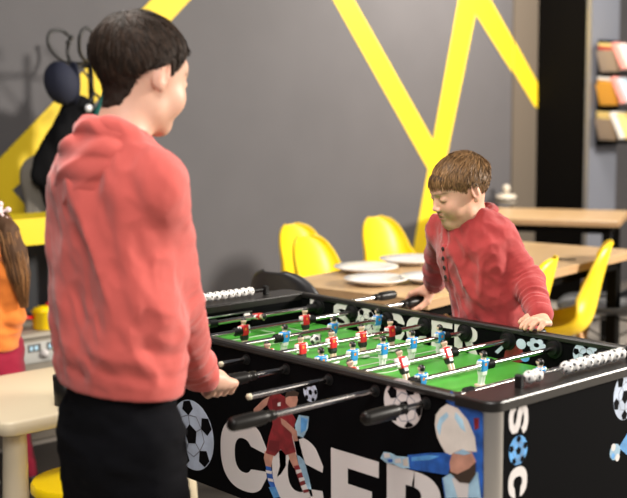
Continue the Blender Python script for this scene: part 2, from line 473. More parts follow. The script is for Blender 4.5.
bx('underside_board',(-A+.02,-B+T,ZB+.02),(A-.02,B-T,ZB+.035),M_cab)
for sx in(-1,1):
    for sy in(-1,1):
        q=MB(); x=sx*(A-.06);y=sy*(B-.06); q.box((x-.045,y-.045,0.03),(x+.045,y+.045,ZB+.02),bev=.006); l=q.build('leg',M_cab,tb)
        q=MB(); q.lathe([(.03,0.0),(.034,.004),(.034,.02),(.012,.026),(.012,.035)],(x,y,0),20); q.build('foot_leveller',M_rub,l,smooth=True)
# ---------------- printed graphics (thin films on the panels)
def strip(path,w,n=None):
    path=[np.array(p,float) for p in path]; L=[];R=[]
    for i,p in enumerate(path):
        t=path[min(i+1,len(path)-1)]-path[max(i-1,0)]; t/=np.linalg.norm(t); nn=np.array([-t[1],t[0]])
        ww=w[i] if hasattr(w,'__len__') else w
        L.append(p+nn*ww/2);R.append(p-nn*ww/2)
    return [[L[i],L[i+1],R[i+1],R[i]] for i in range(len(path)-1)]
def arc(cx,cy,rx_,ry_,a0,a1,n=20,e=2.6):
    o=[]
    for k in range(n+1):
        t=math.radians(a0+(a1-a0)*k/n);c,s=math.cos(t),math.sin(t)
        o.append((cx+rx_*math.copysign(abs(c)**(2/e),c),cy+ry_*math.copysign(abs(s)**(2/e),s)))
    return o
def glyph(ch):
    if ch=='C': 
        # thick C: outer and inner contours
        o=arc(.5,.5,.5,.5,33,327,40,2.4); i=arc(.5,.5,.19,.24,40,320,40,2.4)
        i[0]=(i[0][0]+.03,i[0][1]+.02);i[-1]=(i[-1][0]+.03,i[-1][1]-.02)
        o[0]=(.97,.62);o[1]=(.985,.70); o[-1]=(.97,.38);o[-2]=(.985,.30); i[0]=(.66,.66); i[-1]=(.66,.34)
        return [[o[k],o[k+1],i[k+1],i[k]] for k in range(40)]
    if ch=='E': return [[(0,0),(.36,0),(.36,1),(0,1)],[(.36,.8),(1,.8),(1,1),(.36,1)],[(.36,.41),(.86,.41),(.86,.6),(.36,.6)],[(.36,0),(1,0),(1,.2),(.36,.2)]]
    if ch=='R':
        o=arc(.5,.72,.46,.28,90,-90,16,2.6); i=arc(.45,.72,.17,.09,90,-90,16,2.6)
        return [[(0,0),(.34,0),(.34,1),(0,1)],[(.34,.81),(.5,.81),(.5,1),(.34,1)],[(.34,.44),(.5,.44),(.5,.63),(.34,.63)]]+[[o[k],o[k+1],i[k+1],i[k]] for k in range(16)]+[[(.42,.46),(.75,.46),(1.02,0),(.66,0)]]
    if ch=='S':
        pts=[(.93,.70),(.86,.82),(.68,.89),(.5,.9),(.3,.87),(.17,.77),(.17,.66),(.3,.57),(.5,.52),(.7,.46),(.83,.36),(.83,.24),(.7,.13),(.5,.1),(.3,.11),(.14,.18),(.07,.30)]
        return strip(pts,[.26,.27,.24,.22,.24,.28,.3,.28,.24,.28,.3,.28,.24,.22,.24,.27,.26])
def shrink(poly,e=0): return poly
def film(name,polys,mats,par,fn,base=.0004):
    """polys: list of (poly,mat index,layer)"""
    q=MB()
    for p,mi,ly in polys: q.prism([tuple(v) for v in p],-.0005,base+ly*.00025,fn,mi)
    return q.build(name,mats,par)
def lettering(chs,par,fn,mats):
    """chs: (char,u0,v0,w,h)"""
    for ch,u0,v0,w_,h_ in chs:
        film('printed_letter',[([(u0+w_*x,v0+h_*y) for x,y in p],0,0) for p in glyph(ch)],[mats],par,fn)
def circ(cu,cv,ru,rv,n=36): return [(cu+ru*math.cos(2*PI*k/n),cv+rv*math.sin(2*PI*k/n)) for k in range(n)]
def football(cu,cv,r,par,fn,white=None,rot=.3,rv=None,name='printed_football',mid=(0.02,-.04)):
    rv=rv or r; pol=[(circ(cu,cv,r,rv),0,0)]
    def pent(c,s,a,clip=True):
        pts=[]
        for k in range(5):
            t=a+2*PI*k/5; x=c[0]+s*math.cos(t);y=c[1]+s*math.sin(t); d=math.hypot(x,y)
            if d>.985: x,y=x/d*.985,y/d*.985
            pts.append((cu+r*x,cv+rv*y))
        return pts
    c0=mid; pol.append((pent(c0,.30,rot),1,2))
    for k in range(5):
        t=rot+2*PI*k/5; c=(c0[0]+.82*math.cos(t),c0[1]+.82*math.sin(t))
        pol.append((pent(c,.27,t+PI),1,2))
        a=(cu+r*(c0[0]+.28*math.cos(t)),cv+rv*(c0[1]+.28*math.sin(t))); b=(cu+r*(c0[0]+.56*math.cos(t)),cv+rv*(c0[1]+.56*math.sin(t)))
        for s_ in strip([a,b],.018*r*2): pol.append((s_,2,1))
        t2=t+PI/5; e=(cu+r*(c0[0]+.62*math.cos(t2)),cv+rv*(c0[1]+.62*math.sin(t2))); 
        g=(cu+r*(c0[0]+.56*math.cos(t)),cv+rv*(c0[1]+.56*math.sin(t))); h=(cu+r*(c0[0]+.56*math.cos(t+2*PI/5)),cv+rv*(c0[1]+.56*math.sin(t+2*PI/5)))
        for s_ in strip([g,e,h],.018*r*2): pol.append((s_,2,1))
    return film(name,pol,[white or M_pball,M_pb,mat('print_seam',(.2,.22,.28),.5)],par,fn)
fnN=lambda x,z,d:(x,-B-d,z)
fnFi=lambda x,z,d:(x,B-T-d,z)
fnE=lambda y,z,d:(A+d,y,z)
lettering([('S',-.62,.463,.185,.19),('C',-.188,.463,.188,.185),('C',.018,.463,.188,.187),('E',.23,.463,.155,.183),('R',.41,.463,.165,.187)],sideN,fnN,M_pw)
football(-.312,.563,.095,sideN,fnN,rot=.5,mid=(-.05,0))
football(.457,.793,.056,sideN,fnN,rot=1.25,white=M_pw,mid=(.12,-.15),rv=.054)
football(.160,.765,.024,sideN,fnN,rot=.2,name='printed_football')
# red player running, blue player behind him
def body(polys,par,fn,ox,oz,s,name,mats):
    film(name,[([(ox+s*x,oz+s*y) for x,y in p],mi,ly) for p,mi,ly in polys],mats,par,fn)
def NP(*pts):
    o=[]
    for px,py in pts:
        d=P(px,py,1)-CAM; k=(-B-CAM[1])/d[1]; o.append((CAM[0]+d[0]*k,CAM[2]+d[2]*k))
    return o
red=[(NP((299,415),(309,416.5),(308,428),(303,438),(297,440),(295,425)),5,0),(NP((301,417),(308,419),(306,430),(301,433)),6,1),
 (NP((279,450),(286,450),(286,466),(281,474),(277,477),(280,466)),5,0),(NP((293,436),(299,440),(309,478),(313,496),(308,497),(300,470)),5,0),
 (NP((263,400),(270,396),(267,405),(258,413),(254,414),(254,409)),1,3),(NP((255,408),(259,410),(258,415),(254,415)),1,4),
 (NP((265,451),(274,453),(271,468),(266,466),(264,458)),1,1),(NP((266,466),(271,467),(273,478),(276,488),(272,490),(268,480)),2,2),(NP((266,470),(272,471),(272,474),(267,473)),0,3),(NP((268,478),(273,479),(274,482),(269,481)),0,3),
 (NP((269,487),(276,487),(280,497),(274,498)),6,3),
 (NP((287,449),(295,450),(299,466),(294,468),(290,460)),1,1),(NP((294,466),(299,465),(306,484),(301,486)),4,2),(NP((296,470),(301,469),(302,472),(297,474)),0,3),(NP((299,478),(304,477),(305,480),(300,482)),0,3),(NP((301,486),(306,484),(311,497),(306,498)),0,2),(NP((303,490),(308,489),(309,492),(304,493)),4,3),
 (NP((265,400),(272,395),(280,394),(288,399),(290,410),(296,420),(292,436),(296,452),(286,455),(281,449),(275,456),(266,453),(269,437),(273,424),(270,410)),3,2),
 (NP((272,400),(278,398),(281,412),(274,414)),7,3),(NP((270,440),(280,441),(279,452),(268,450)),7,3),
 (NP((281,418),(285,420),(297,431),(298,441),(294,441),(292,433),(282,424)),1,4),
 (NP((286,396),(290,393),(297,394),(298,400),(296,407),(291,408),(286,403)),1,4),(NP((285,398),(287,392),(293,390),(299,393),(298,396),(290,396)),8,5),(NP((278,403),(281,402),(281,406),(278,406)),0,4)]
film('printed_player',red,[M_pw,M_pskin,M_pnavy,M_pred,M_pred,M_pls,M_pblue,mat('print_deep_red',(.14,.008,.012),.45),M_phair],sideN,fnN)
blue=[(NP((446,401),(451,391),(462,402),(483,413),(483,498),(445,498),(442,478),(466,470),(474,445),(462,415)),0,0),
 (NP((452,404),(461,404),(474,420),(481,440),(482,470),(474,450),(468,425),(458,410)),1,1),
 (NP((435,425),(436,415),(441,408),(447,404),(458,408),(468,420),(475,437),(477,452),(463,450),(448,456),(441,445),(437,436)),2,2),
 (NP((437,427),(440,418),(447,412),(449,416),(442,424),(440,436)),5,3),(NP((456,412),(463,420),(466,432),(461,428),(455,418)),5,3),
 (NP((443,478),(452,472),(478,472),(481,498),(446,498)),5,1),(NP((452,478),(470,476),(468,498),(458,498)),6,2),
 (NP((450,462),(453,453),(462,449),(472,452),(476,461),(475,474),(469,481),(460,480),(451,472)),3,5),
 (NP((449,471),(458,474),(470,468),(476,462),(476,474),(470,483),(460,482)),4,6),(NP((454,453),(463,449),(472,453),(465,455)),5,6),
 (NP((408,455),(430,453),(447,453),(453,456),(450,468),(448,475),(430,472),(409,469)),0,4),(NP((412,457),(430,455),(440,456),(430,460),(412,461)),8,5),
 (NP((381,458),(384,452),(391,453),(396,456),(409,457),(410,468),(402,468),(394,464),(387,463)),5,5),(NP((384,453),(390,453),(391,457),(385,458)),6,6),(NP((395,459),(401,458),(402,463),(396,463)),6,6),(NP((403,459),(408,458),(409,466),(404,466)),2,6),(NP((388,459),(393,459),(393,462),(389,462)),0,6),
 (NP((474,418),(479,418),(479,428),(475,430)),7,3)]
film('printed_player',blue,[M_pnavy,M_pnavy,M_pcream,M_pskin,M_phair,M_pls,M_pw,M_pred,M_pblue],sideN,fnN)
# end panel: SOCCER running down the edge, ball and gloved arm
fnEl=lambda a,b,d:(A+d,-.285+b,.823-a)          # letters turned a quarter: a runs down, b across
lettering([('S',0,0,.063,.062),('C',.133,0,.066,.062),('C',.205,0,.066,.062),('E',.277,0,.055,.062),('R',.338,0,.04,.062)],endR,fnEl,M_pw)
football(-.254,.725,.030,endR,fnE,white=M_pblue,rv=.031)
football(.135,.772,.046,endR,fnE,rot=.9,rv=.056)
film('printed_player',[([(.115,.655),(.16,.69),(.22,.70),(.22,.64),(.15,.63)],0,0),(circ(.10,.648,.021,.019,12),1,1),(circ(.093,.66,.009,.009,8),2,2),(circ(.11,.633,.009,.009,8),2,2),(circ(.092,.640,.007,.007,8),0,3),
  ([(.16,.72),(.30,.72),(.30,.46),(.2,.46)],3,0)],[M_pblue,M_pls,M_pw,M_pnavy],endR,fnE)
# inner face of the far side
lettering([('S',-.46,.748,.077,.080),('C',-.236,.745,.082,.082),('C',-.148,.745,.08,.08),('E',-.05,.745,.078,.08),('R',.036,.745,.086,.08)],sideF,fnFi,M_pw)
football(-.315,.786,.043,sideF,fnFi,white=M_pw,rot=.9,rv=.040)
film('printed_player',[([(-.567,.79),(-.51,.79),(-.508,.837),(-.565,.832)],0,0),([(-.55,.825),(-.53,.818),(-.525,.835),(-.548,.836)],1,1)],[M_pw,M_pred],sideF,fnFi)
film('printed_football',[(circ(.318,.806,.024,.014,24),0,0)]+[(circ(.318+.022*math.cos(k*PI/3),.806+.012*math.sin(k*PI/3),.010,.007,10),0,1) for k in range(6)]+[(circ(.318,.806,.009,.006,12),1,2)],[M_pball,M_pb],sideF,fnFi)
football(.472,.802,.040,sideF,fnFi,rot=1.6,rv=.034)
film('printed_player',[([(.18,.768),(.19,.763),(.235,.806),(.228,.81)],0,0),([(.215,.775),(.25,.80),(.27,.79),(.285,.76),(.25,.745),(.21,.75)],1,0),(circ(.268,.802,.016,.014,14),0,2),(circ(.28,.768,.016,.012,14),2,2),([(.225,.745),(.25,.75),(.245,.765),(.215,.765)],1,1)],[M_pball,M_pred,M_pblue],sideF,fnFi)
# ---------------- scoring beads
ico=[]
g=(1+5**.5)/2
for a_ in(-1,1):
    for b_ in(-g,g): ico+=[(0,a_,b_),(a_,b_,0),(b_,0,a_)]
SPOTS=np.array([nrm(v) for v in ico])
M_ballw=mat('ball_white_plastic',(.82,.80,.77),.3); M_ballk=mat('ball_black_spots',(.03,.03,.035),.4)
bm0=MB(); bm0.ball((0,0,0),.0142,24,spots=SPOTS,sa=.24); bead0=None
def bead(x,y,par):
    global bead0
    if bead0 is None:
        bead0=bm0.build('score_bead',[M_ballw,M_ballk],par,smooth=True); bead0.location=(x,y,.8575); o=bead0
    else: o=bead0.copy(); COL.objects.link(o); o.parent=par; o.location=(x,y,.8575)
    o.rotation_euler=(rng.uniform(0,6),rng.uniform(0,6),0); return o
for sx,spans in((1,[(-.166,2),(-.034,9)]),(-1,[(-.19,14)])):
    x=sx*.662; y0,y1=-.20,.215
    sc=MB()
    sc.tube([(x,y0,.8575),(x,y1,.8575)],.0028,8,mi=0)
    for yy in(y0,y1): sc.box((x-.009,yy-.007,H-.001),(x+.009,yy+.007,.868),0,bev=.002)
    if sx<0:
        pass
    so=sc.build('score_counter',[M_rub,M_alu],tb)
    for s0,n in spans:
        for k in range(n):
            y=s0+k*.0262
            if y<y1-.02: bead(x,y,so)
# ---------------- rods with men
def man_mesh(kind):
    z0=0
    it=[rbox((0,0,.001),(.0072,.0105,.0135),.005),
        (cone((0,-.0125,.010),(.001,-.0145,-.006),.0042,.0034),.002),(cone((0,.0125,.010),(.001,.0145,-.006),.0042,.0034),.002),
        (cone((0,0,.012),(0,0,.018),.0042),.003),(ell((.0008,0,.0245),(.0072,.0066,.0085)),.002),(ell((.0085,0,.0235),(.002,.0016,.002)),.002),
        (rbox((0,0,-.017),(.0066,.0085,.007),.003),.003),
        (cone((0,-.0042,-.022),(.0005,-.0042,-.047),.0046,.0036),.001),(cone((0,.0042,-.022),(.0005,.0042,-.047),.0046,.0036),.001),
        (rbox((.002,0,-.050),(.0088,.0088,.0038),.0025),.003)]
    f=union(it,.002); X=np.arange(-.014,.016,.0011);Y=np.arange(-.022,.0225,.0011);Z=np.arange(-.058,.037,.0011)
    V,Q=surf(f,X,Y,Z,B=8,smooth=1); c=V[Q].mean(1)
    m_=np.full(len(Q),1)                    # 0 shirt 1 skin 2 hair 3 shorts 4 white 5 badge
    z=c[:,2]; m_[(z<.0145)&(z>-.0125)]=0
    m_[(np.abs(c[:,1])>.0098)&(z<.0125)&(z>-.016)]=4
    m_[(z>.027)|((z>.020)&(c[:,0]<-.001))]=2
    m_[(z<=-.0125)&(z>-.027)&(np.abs(c[:,1])<.0108)]=3
    m_[(z<=-.027)&(z>-.045)]=4 if kind=='blue' else 1
    m_[(z<=-.045)]=1 if kind=='blue' else 4
    m_[(np.abs(c[:,1]+.0)<.0028)&(np.abs(z-.004)<.0035)&(m_==0)]=5
    V[:,0]*=1.3; V[:,1]*=1.28; V[:,2]=np.where(V[:,2]>0,V[:,2]*1.12,V[:,2]*1.03)
    return V,Q,m_
M_mskin=mat('figure_cream_plastic',(.74,.55,.42),.35); M_mhair=mat('figure_black_hair',(.015,.014,.014),.3)
M_mred=mat('figure_red_shirt',(.62,.02,.025),.28); M_mblue=mat('figure_blue_shirt',(.03,.27,.68),.28)
M_mwhite=mat('figure_white',(.80,.79,.78),.35); M_mblack=mat('figure_black_shorts',(.02,.02,.022),.35); M_mbadge=mat('figure_orange_badge',(.8,.25,.03),.4)
proto={}
LOCAL[0]=True
def figure(kind,par,y,ang):
    if kind not in proto:
        V,Q,fm=man_mesh(kind)
        proto[kind]=qmesh('foosball_man',V,Q,[M_mred if kind=='red' else M_mblue,M_mskin,M_mhair,M_mblack if kind=='red' else M_mwhite,M_mwhite,M_mbadge],par,fmat=fm); o=proto[kind]
        tag(o,'red shirted foosball man with black shorts' if kind=='red' else 'blue shirted foosball man with white legs')
    else: o=proto[kind].copy(); COL.objects.link(o); o.parent=par
    o.location=(0,y,0); o.rotation_euler=(0,ang,0 if kind=='red' else 0)
    if kind=='blue': o.rotation_euler=Matrix.Rotation(ang,3,'Y').to_euler(); o.rotation_euler=(Matrix.Rotation(ang,3,'Y')@Matrix.Rotation(PI,3,'Z')).to_euler()
    return o
# i:(team, men, tilt, near_extent, near_handle(y0,y1), far_extent, far_handle, bumpers)
R_={1:('red',[.069],1.45,-.62,None,.575,(.565,.665),[-.10,.285]),
    2:('red',[-.106,.125],-.08,-.60,None,.55,(.54,.66),[-.128,.148]),
    3:('blue',[-.085,.097,.275],.1,-.50,(-.62,-.49),.40,None,[-.108,.30]),
    4:('red',[-.27,-.157,-.048,.064,.176],-.12,-.42,None,.40,(.39,.50),[-.293,.199]),
    5:('blue',[-.225,-.117,-.008,.102,.212],.03,-.45,(-.595,-.435),.44,None,[-.248,.235]),
    6:('red',[-.262,-.095,.070],-.42,-.575,None,.375,(.365,.475),[-.285,.093]),
    7:('blue',[-.191,.030],.1,-.635,(-.748,-.632),.42,None,[-.214,.053]),
    8:('blue',[.055],.05,-.41,(-.525,-.405),.60,None,[-.20,.24])}
def ribbed(y0,y1,r0,r1,n):
    pr=[(r0*.6,y0)]
    for k in range(n):
        a=y0+(y1-y0)*(k+.15)/n;b=y0+(y1-y0)*(k+.5)/n;c=y0+(y1-y0)*(k+.85)/n; pr+=[(r0,a),(r1,b),(r0,c)]
    pr.append((r0*.6,y1)); return pr
for i,(team,men,tilt,ne,nh,fe,fh,bus) in R_.items():
    q=MB(); q.lathe([(.003,ne-.004),(.0066,ne),(.0066,fe),(.003,fe+.004)],(0,0,0),16,axis=1)
    rod=q.build('rod',M_chrome,None,angle=40); rod.parent=tb; rod.location=(rx(i),0,ZR)
    for y in men: figure(team,rod,y,tilt)
    for y in bus:
        q=MB(); q.lathe(ribbed(y-.014,y+.014,.0085,.0125,4),(0,0,0),20,axis=1); q.build('bumper_spring',M_rub,rod,smooth=True)
    for sy in(-1,1):
        q=MB(); y=sy*(B-T)
        q.lathe([(.010,y-sy*.016),(.017,y-sy*.015),(.019,y-sy*.010),(.020,y-sy*.004),(.0255,y-sy*.004),(.0265,y-sy*.0015),(.0265,y+sy*.001)],(0,0,0),28,axis=1)
        yo=sy*B
        q.lathe([(.0135,yo-sy*.001),(.0135,yo+sy*.002),(.012,yo+sy*.003),(.0095,yo+sy*.003),(.0085,yo+sy*.013),(.007,yo+sy*.014)],(0,0,0),24,axis=1)
        q.build('rod_bearing',M_rub,rod,angle=40)
    for hh,sg in((nh,-1),(fh,1)):
        if not hh: continue
        y0,y1=hh; q=MB()
        near=y0 if sg>0 else y1; far=y1 if sg>0 else y0; L=abs(far-near)
        pr=[(.007,near-sg*.002),(.0105,near),(.0115,near+sg*.012),(.0095,near+sg*.016),(.0115,near+sg*.022)]
        for k in range(9):
            t=near+sg*(.028+(L-.04)*k/8); rr=.0145+.0012*math.sin(k/8*PI); pr+=[(rr,t),(rr-.0007,t+sg*.004)]
        pr+=[(.0135,far-sg*.006),(.010,far-sg*.001),(.0035,far)]
        q.lathe(pr,(0,0,0),24,axis=1); q.build('handle',M_grip,rod,smooth=True)
    if not nh:
        q=MB(); q.lathe([(.0068,ne+.004),(.0070,ne+.002),(.0070,ne-.003),(.003,ne-.005)],(0,0,0),16,axis=1); q.build('rod_end_cap',mat('cream_plastic',(.6,.55,.4),.4),rod,smooth=True)
LOCAL[0]=False
# ball in play
q=MB(); q.ball((0,0,0),.0165,36,spots=SPOTS,sa=.37)
fb=q.build('football',[M_ballw,M_ballk],smooth=True)
fb.location=(-.2815,.081,ZF+.0165); fb.rotation_euler=(.5,.3,.9)
tag(fb,'small black and white football lying on the green pitch between the rods','ball')
# ================================================================== CHAIRS
M_cy=mat('yellow_chair_plastic',(.90,.62,.006),.38); M_ck=mat('black_chair_plastic',(.018,.018,.020),.4); M_cg=mat('dark_grey_chair_plastic',(.030,.032,.040),.45)
M_beech=wood('beech_wood',(.50,.27,.12),(.62,.36,.17),1.5,.45); M_wire=mat('black_wire',(.015,.015,.015),.35,.3)
def shell_mesh():
    prof=[(.245,.405,.14),(.235,.425,.185),(.20,.437,.21),(.12,.437,.228),(.03,.428,.235),(-.06,.420,.238),(-.13,.432,.238),(-.175,.470,.236),(-.195,.53,.232),(-.208,.60,.225),(-.222,.67,.212),(-.238,.735,.195),(-.25,.785,.165),(-.258,.815,.125),(-.264,.832,.06)]
    # refine
    P_=np.array(prof); t=np.linspace(0,len(P_)-1,44); pr=np.stack([np.interp(t,range(len(P_)),P_[:,k]) for k in range(3)],1)
    for _ in range(2): pr[1:-1,:2]=.25*pr[:-2,:2]+.5*pr[1:-1,:2]+.25*pr[2:,:2]
    nu=25; V=[]
    for i,(x,z,w) in enumerate(pr):
        s=i/43; back=max(0,min(1,(z-.44)/.14)) if x<-.12 else 0
        for j in range(nu):
            u=-1+2*j/(nu-1); ws=w*(1-.16*max(0,min(1,(z-.50)/.15))); y=ws*math.sin(u*PI/2*.92)/math.sin(PI/2*.92)
            lift=(abs(u)**2.4)*w/.24
            mid=math.exp(-((s-.5)/.2)**2)
            dz=lift*(.045*(1-back)+.03*mid); dx=lift*(.065*back+.035*mid)
            V.append((x+dx,y,z+dz))
    V=np.array(V); Q=[]
    for i in range(43):
        for j in range(nu-1): Q.append((i*nu+j,i*nu+j+1,(i+1)*nu+j+1,(i+1)*nu+j))
    Q=np.array(Q); N=vnormals(V,Q); n=len(V); V2=np.concatenate([V,V-N*.007]); 
    Qs=[*Q,*(Q[:,::-1]+n)]
    bd=[j for j in range(nu)]+[i*nu+nu-1 for i in range(1,44)]+[43*nu+j for j in range(nu-2,-1,-1)]+[i*nu for i in range(42,0,-1)]
    for a,b in zip(bd,bd[1:]+bd[:1]): Qs.append(np.array((b,a,a+n,b+n)))
    return V2,np.array(Qs)
SV,SQ=shell_mesh()
def chair(label,m,x,y,rz,group=None,leg=M_beech):
    t=thing('shell_chair',label,'chair',(x,y,0),rz,group); LOCAL[0]=True
    qmesh('seat_shell',SV,SQ,m,t)
    q=MB()
    for sx,sy in((1,1),(1,-1),(-1,1),(-1,-1)):
        l=MB(); l.tube([(sx*.11-.01,sy*.12,.405),(sx*.20-.02,sy*.215,.0)],[.0165,.011],16); l.build('leg',leg,t,smooth=True)
        a=(sx*.13-.01,sy*.14,.33)
        q.tube([a,(-sx*.172-.02,sy*.185,.13)],.004,8); q.tube([a,(sx*.172-.02,-sy*.185,.13)],.004,8); q.tube([(sx*.11-.01,sy*.12,.40),(-.01,0,.395)],.006,8)
    q.build('wire_brace',M_wire,t,smooth=True)
    LOCAL[0]=False; return t
def aim(x,y,tx,ty): return math.atan2(ty-y,tx-x)
chair('yellow shell chair at far right, side on, back turned to the table corner',M_cy,-.97,2.14,math.radians(212))
chair('yellow shell chair half hidden behind the younger boy, near side of the long table',M_cy,-.83,1.54,math.radians(205))
chair('yellow shell chair against the wall side of the table, straight behind the plates',M_cy,-2.09,2.42,math.radians(4))
chair('yellow shell chair with its front lit, second from the left along the table',M_cy,-1.67,1.56,math.radians(14))
chair('yellow shell chair furthest left, partly covered by the chair beside it',M_cy,-2.12,1.86,math.radians(10))
chair('black shell chair at the near end of the long wooden table, only its back showing',M_ck,-1.13,.86,math.radians(100),leg=M_wire)
chair('dark grey shell chair cut off by the right edge of the picture',M_cg,-1.06,2.74,math.radians(215))
# ================================================================== TABLES
M_top=wood('oak_table_top',(.56,.36,.18),(.66,.45,.25),.6,.32); M_edge=wood('oak_table_edge',(.40,.24,.12),(.48,.30,.15),.6,.5)
def ftable(name,label,cx,cy,lx,ly,rz,h=.75,th=.035):
    t=thing(name,label,'table',(cx,cy,0),rz); LOCAL[0]=True
    q=MB(); q.box((-lx/2,-ly/2,h-.006),(lx/2,ly/2,h),bev=.003); q.build('table_top',M_top,t)
    q=MB(); q.box((-lx/2+.001,-ly/2+.001,h-th),(lx/2-.001,ly/2-.001,h-.006)); q.build('top_edge_band',M_edge,t)
    q=MB()
    for s in(-1,1): q.box((-lx/2+.06,s*(ly/2-.08)-.015,h-th-.05),(lx/2-.06,s*(ly/2-.08)+.015,h-th)); q.box((s*(lx/2-.07)-.015,-ly/2+.08,h-th-.05),(s*(lx/2-.07)+.015,ly/2-.08,h-th))
    q.build('frame',M_black,t)
    for sx in(-1,1):
        for sy in(-1,1):
            q=MB(); x=sx*(lx/2-.08);y=sy*(ly/2-.09); q.box((x-.025,y-.025,0),(x+.025,y+.025,h-th),bev=.003); q.build('leg',M_black,t)
    LOCAL[0]=False; return t
T1=ftable('dining_table','long pale wooden table set with white plates behind the younger boy',-1.09,1.745,.72,1.82,math.radians(9))
T2=ftable('dining_table','pale wooden table at the back beside the black column',-2.40,3.92,1.12,.78,math.radians(28))
M_plate=mat('white_porcelain',(.82,.81,.80),.2)
def plate(label,px,py,r=.135,h0=.751):
    t=P(px,py,1)-CAM; c=CAM+t*((.768-CAM[2])/t[2])
    q=MB(); q.lathe([(r*.6,0),(r*.62,.003),(r*.97,.020),(r,.022),(r*.985,.026),(r*.7,.010),(r*.55,.007),(0.0005,.007)],(0,0,0),48)
    o=q.build('dinner_plate',M_plate,smooth=True); o.location=(c[0],c[1],h0); return tag(o,label,'plate',group='white plates on the long table')
plate('white plate nearest the table end, left of the far pair',366,267.5)
plate('white plate at the back, closest to the wall side yellow chair',411,259.5,.14)
plate('white plate in front, nearest the foosball table',376,279.5,.125)
plate('white plate right beside the younger boy, next to his arm',430,277.5,.12)
# knife / dark pen near the chair
# jar on the back table
t=thing('ceramic_jar','cream ceramic jar with a round knob on the back table by the column','jar',(-3.03,4.42,.75)); LOCAL[0]=True
M_cer=mat('cream_ceramic',(.72,.64,.52),.4)
q=MB(); q.lathe([(.05,0),(.072,.01),(.078,.03),(.07,.055),(.05,.066),(.02,.07),(0,.07)],(0,0,0),32); q.build('body',M_cer,t,smooth=True)
q=MB(); q.lathe([(.012,.068),(.012,.082),(.024,.092),(.028,.11),(.02,.13),(0,.136)],(0,0,0),24); q.build('lid_knob',M_cer,t,smooth=True)
q=MB(); q.lathe([(.079,.022),(.081,.028),(.081,.036),(.079,.042)],(0,0,0),32); q.build('dark_band',mat('dark_glaze',(.08,.06,.05),.4),t,smooth=True)
LOCAL[0]=False
q=MB(); q.tube([(0,0,0),(.07,.05,.0)],[.004,.003],8); o=q.build('table_knife',M_wire,smooth=True); o.location=(-.93,2.12,.755); tag(o,'dark table knife lying alone on the right half of the long table','knife')
# ================================================================== COAT STAND
cs=thing('coat_stand','black metal coat stand with curled hooks behind the older boy','coat stand',(-2.85,.94,0))
X0=-2.85;Y0=.94
q=MB(); q.tube([(X0,Y0,.02),(X0,Y0,1.75)],.014,16); q.build('pole',M_wire,cs,smooth=True)
q=MB(); q.lathe([(.0,0.0),(.20,0),(.20,.012),(.05,.02),(.0,.02)],(X0,Y0,0),36); q.build('base',M_wire,cs,smooth=True)
def loc2(dy,z,dx=0): return (X0+dx,Y0+dy,z)
def hook(pts,r=.008):
    # catmull-rom
    pts=[np.array(p) for p in pts]; out=[]
    for i in range(len(pts)-1):
        p0=pts[max(i-1,0)];p1=pts[i];p2=pts[i+1];p3=pts[min(i+2,len(pts)-1)]
        for k in range(8):
            t=k/8; out.append(.5*((2*p1)+(-p0+p2)*t+(2*p0-5*p1+4*p2-p3)*t*t+(-p0+3*p1-3*p2+p3)*t**3))
    out.append(pts[-1]); q=MB(); q.tube(out,r,10); q.ball(out[-1],r*1.7,12); return q.build('hook',M_wire,cs,smooth=True)
hook([loc2(0,1.655),loc2(-.12,1.65,.03),loc2(-.20,1.67,.05),loc2(-.26,1.73,.06),loc2(-.25,1.79,.06),loc2(-.19,1.80,.06),loc2(-.14,1.77,.06)])
hook([loc2(0,1.66),loc2(-.08,1.665,.08),loc2(-.13,1.70,.12),loc2(-.14,1.77,.14),loc2(-.11,1.81,.14),loc2(-.075,1.80,.14),loc2(-.06,1.765,.14)])
hook([loc2(0,1.64),loc2(-.03,1.64,-.1),loc2(-.03,1.70,-.16),loc2(-.03,1.76,-.15)])
hook([loc2(0,1.65),loc2(.12,1.65,.05),loc2(.19,1.70,.08),loc2(.2,1.76,.08),loc2(.16,1.79,.08)])
hook([loc2(0,1.56),loc2(-.02,1.50,.05),loc2(-.07,1.455,.06),loc2(-.12,1.45,.06),loc2(-.15,1.48,.06)],.007)
hook([loc2(0,1.42),loc2(-.03,1.54,.06),loc2(-.09,1.62,.07),loc2(-.15,1.65,.06)],.006)
hook([loc2(0,1.52),loc2(.06,1.46,.05),loc2(.11,1.45,.06),loc2(.14,1.49,.06)],.007)
M_navy=mat('navy_cap_cloth',(.012,.015,.035),.8,bump=.2,bscale=150); M_jk=mat('black_jacket_cloth',(.005,.005,.006),.85,spec=.1,bump=.3,bscale=30)
M_bg=mat('grey_beige_coat_cloth',(.20,.18,.15),.85,bump=.3,bscale=60); M_teal=mat('teal_cloth',(.005,.13,.11),.6,bump=.2,bscale=30)
def cloth_blob(name,f,lo,hi,h,m,amp=.012,sc=(9,9,3),label=None,cat=None):
    X,Y,Z=bounds_grid(lo,hi,h); V,Q=surf(f,X,Y,Z,smooth=2); N=vnormals(V,Q)
    V=V+N*(amp*fbm(V*np.array(sc),3))[:,None]; o=qmesh(name,V,Q,m); tag(o,label,cat); return o
c=np.array(loc2(-.215,1.555,.08))
Rc=np.array(Matrix.Rotation(.25,3,'X'))
capf=union([ell(c,(.10,.088,.10),Rc),('&',lambda p:-((p-c)@nrm((0,-1,.05)))-.045,.01),('-',ell(c+np.array([0,.03,0]),(.085,.075,.085),Rc),.005),
            (ell(c+np.array([.0,.055,-.10]),(.055,.018,.06)),.01)],.01)
capo=union([ell(c,(.085,.075,.105),Rc),(ell(c+np.array([.01,.065,.0]),(.06,.012,.105)),.012),('-',ell(c+np.array([.0,.14,0]),(.05,.07,.08)),.01)],.012)
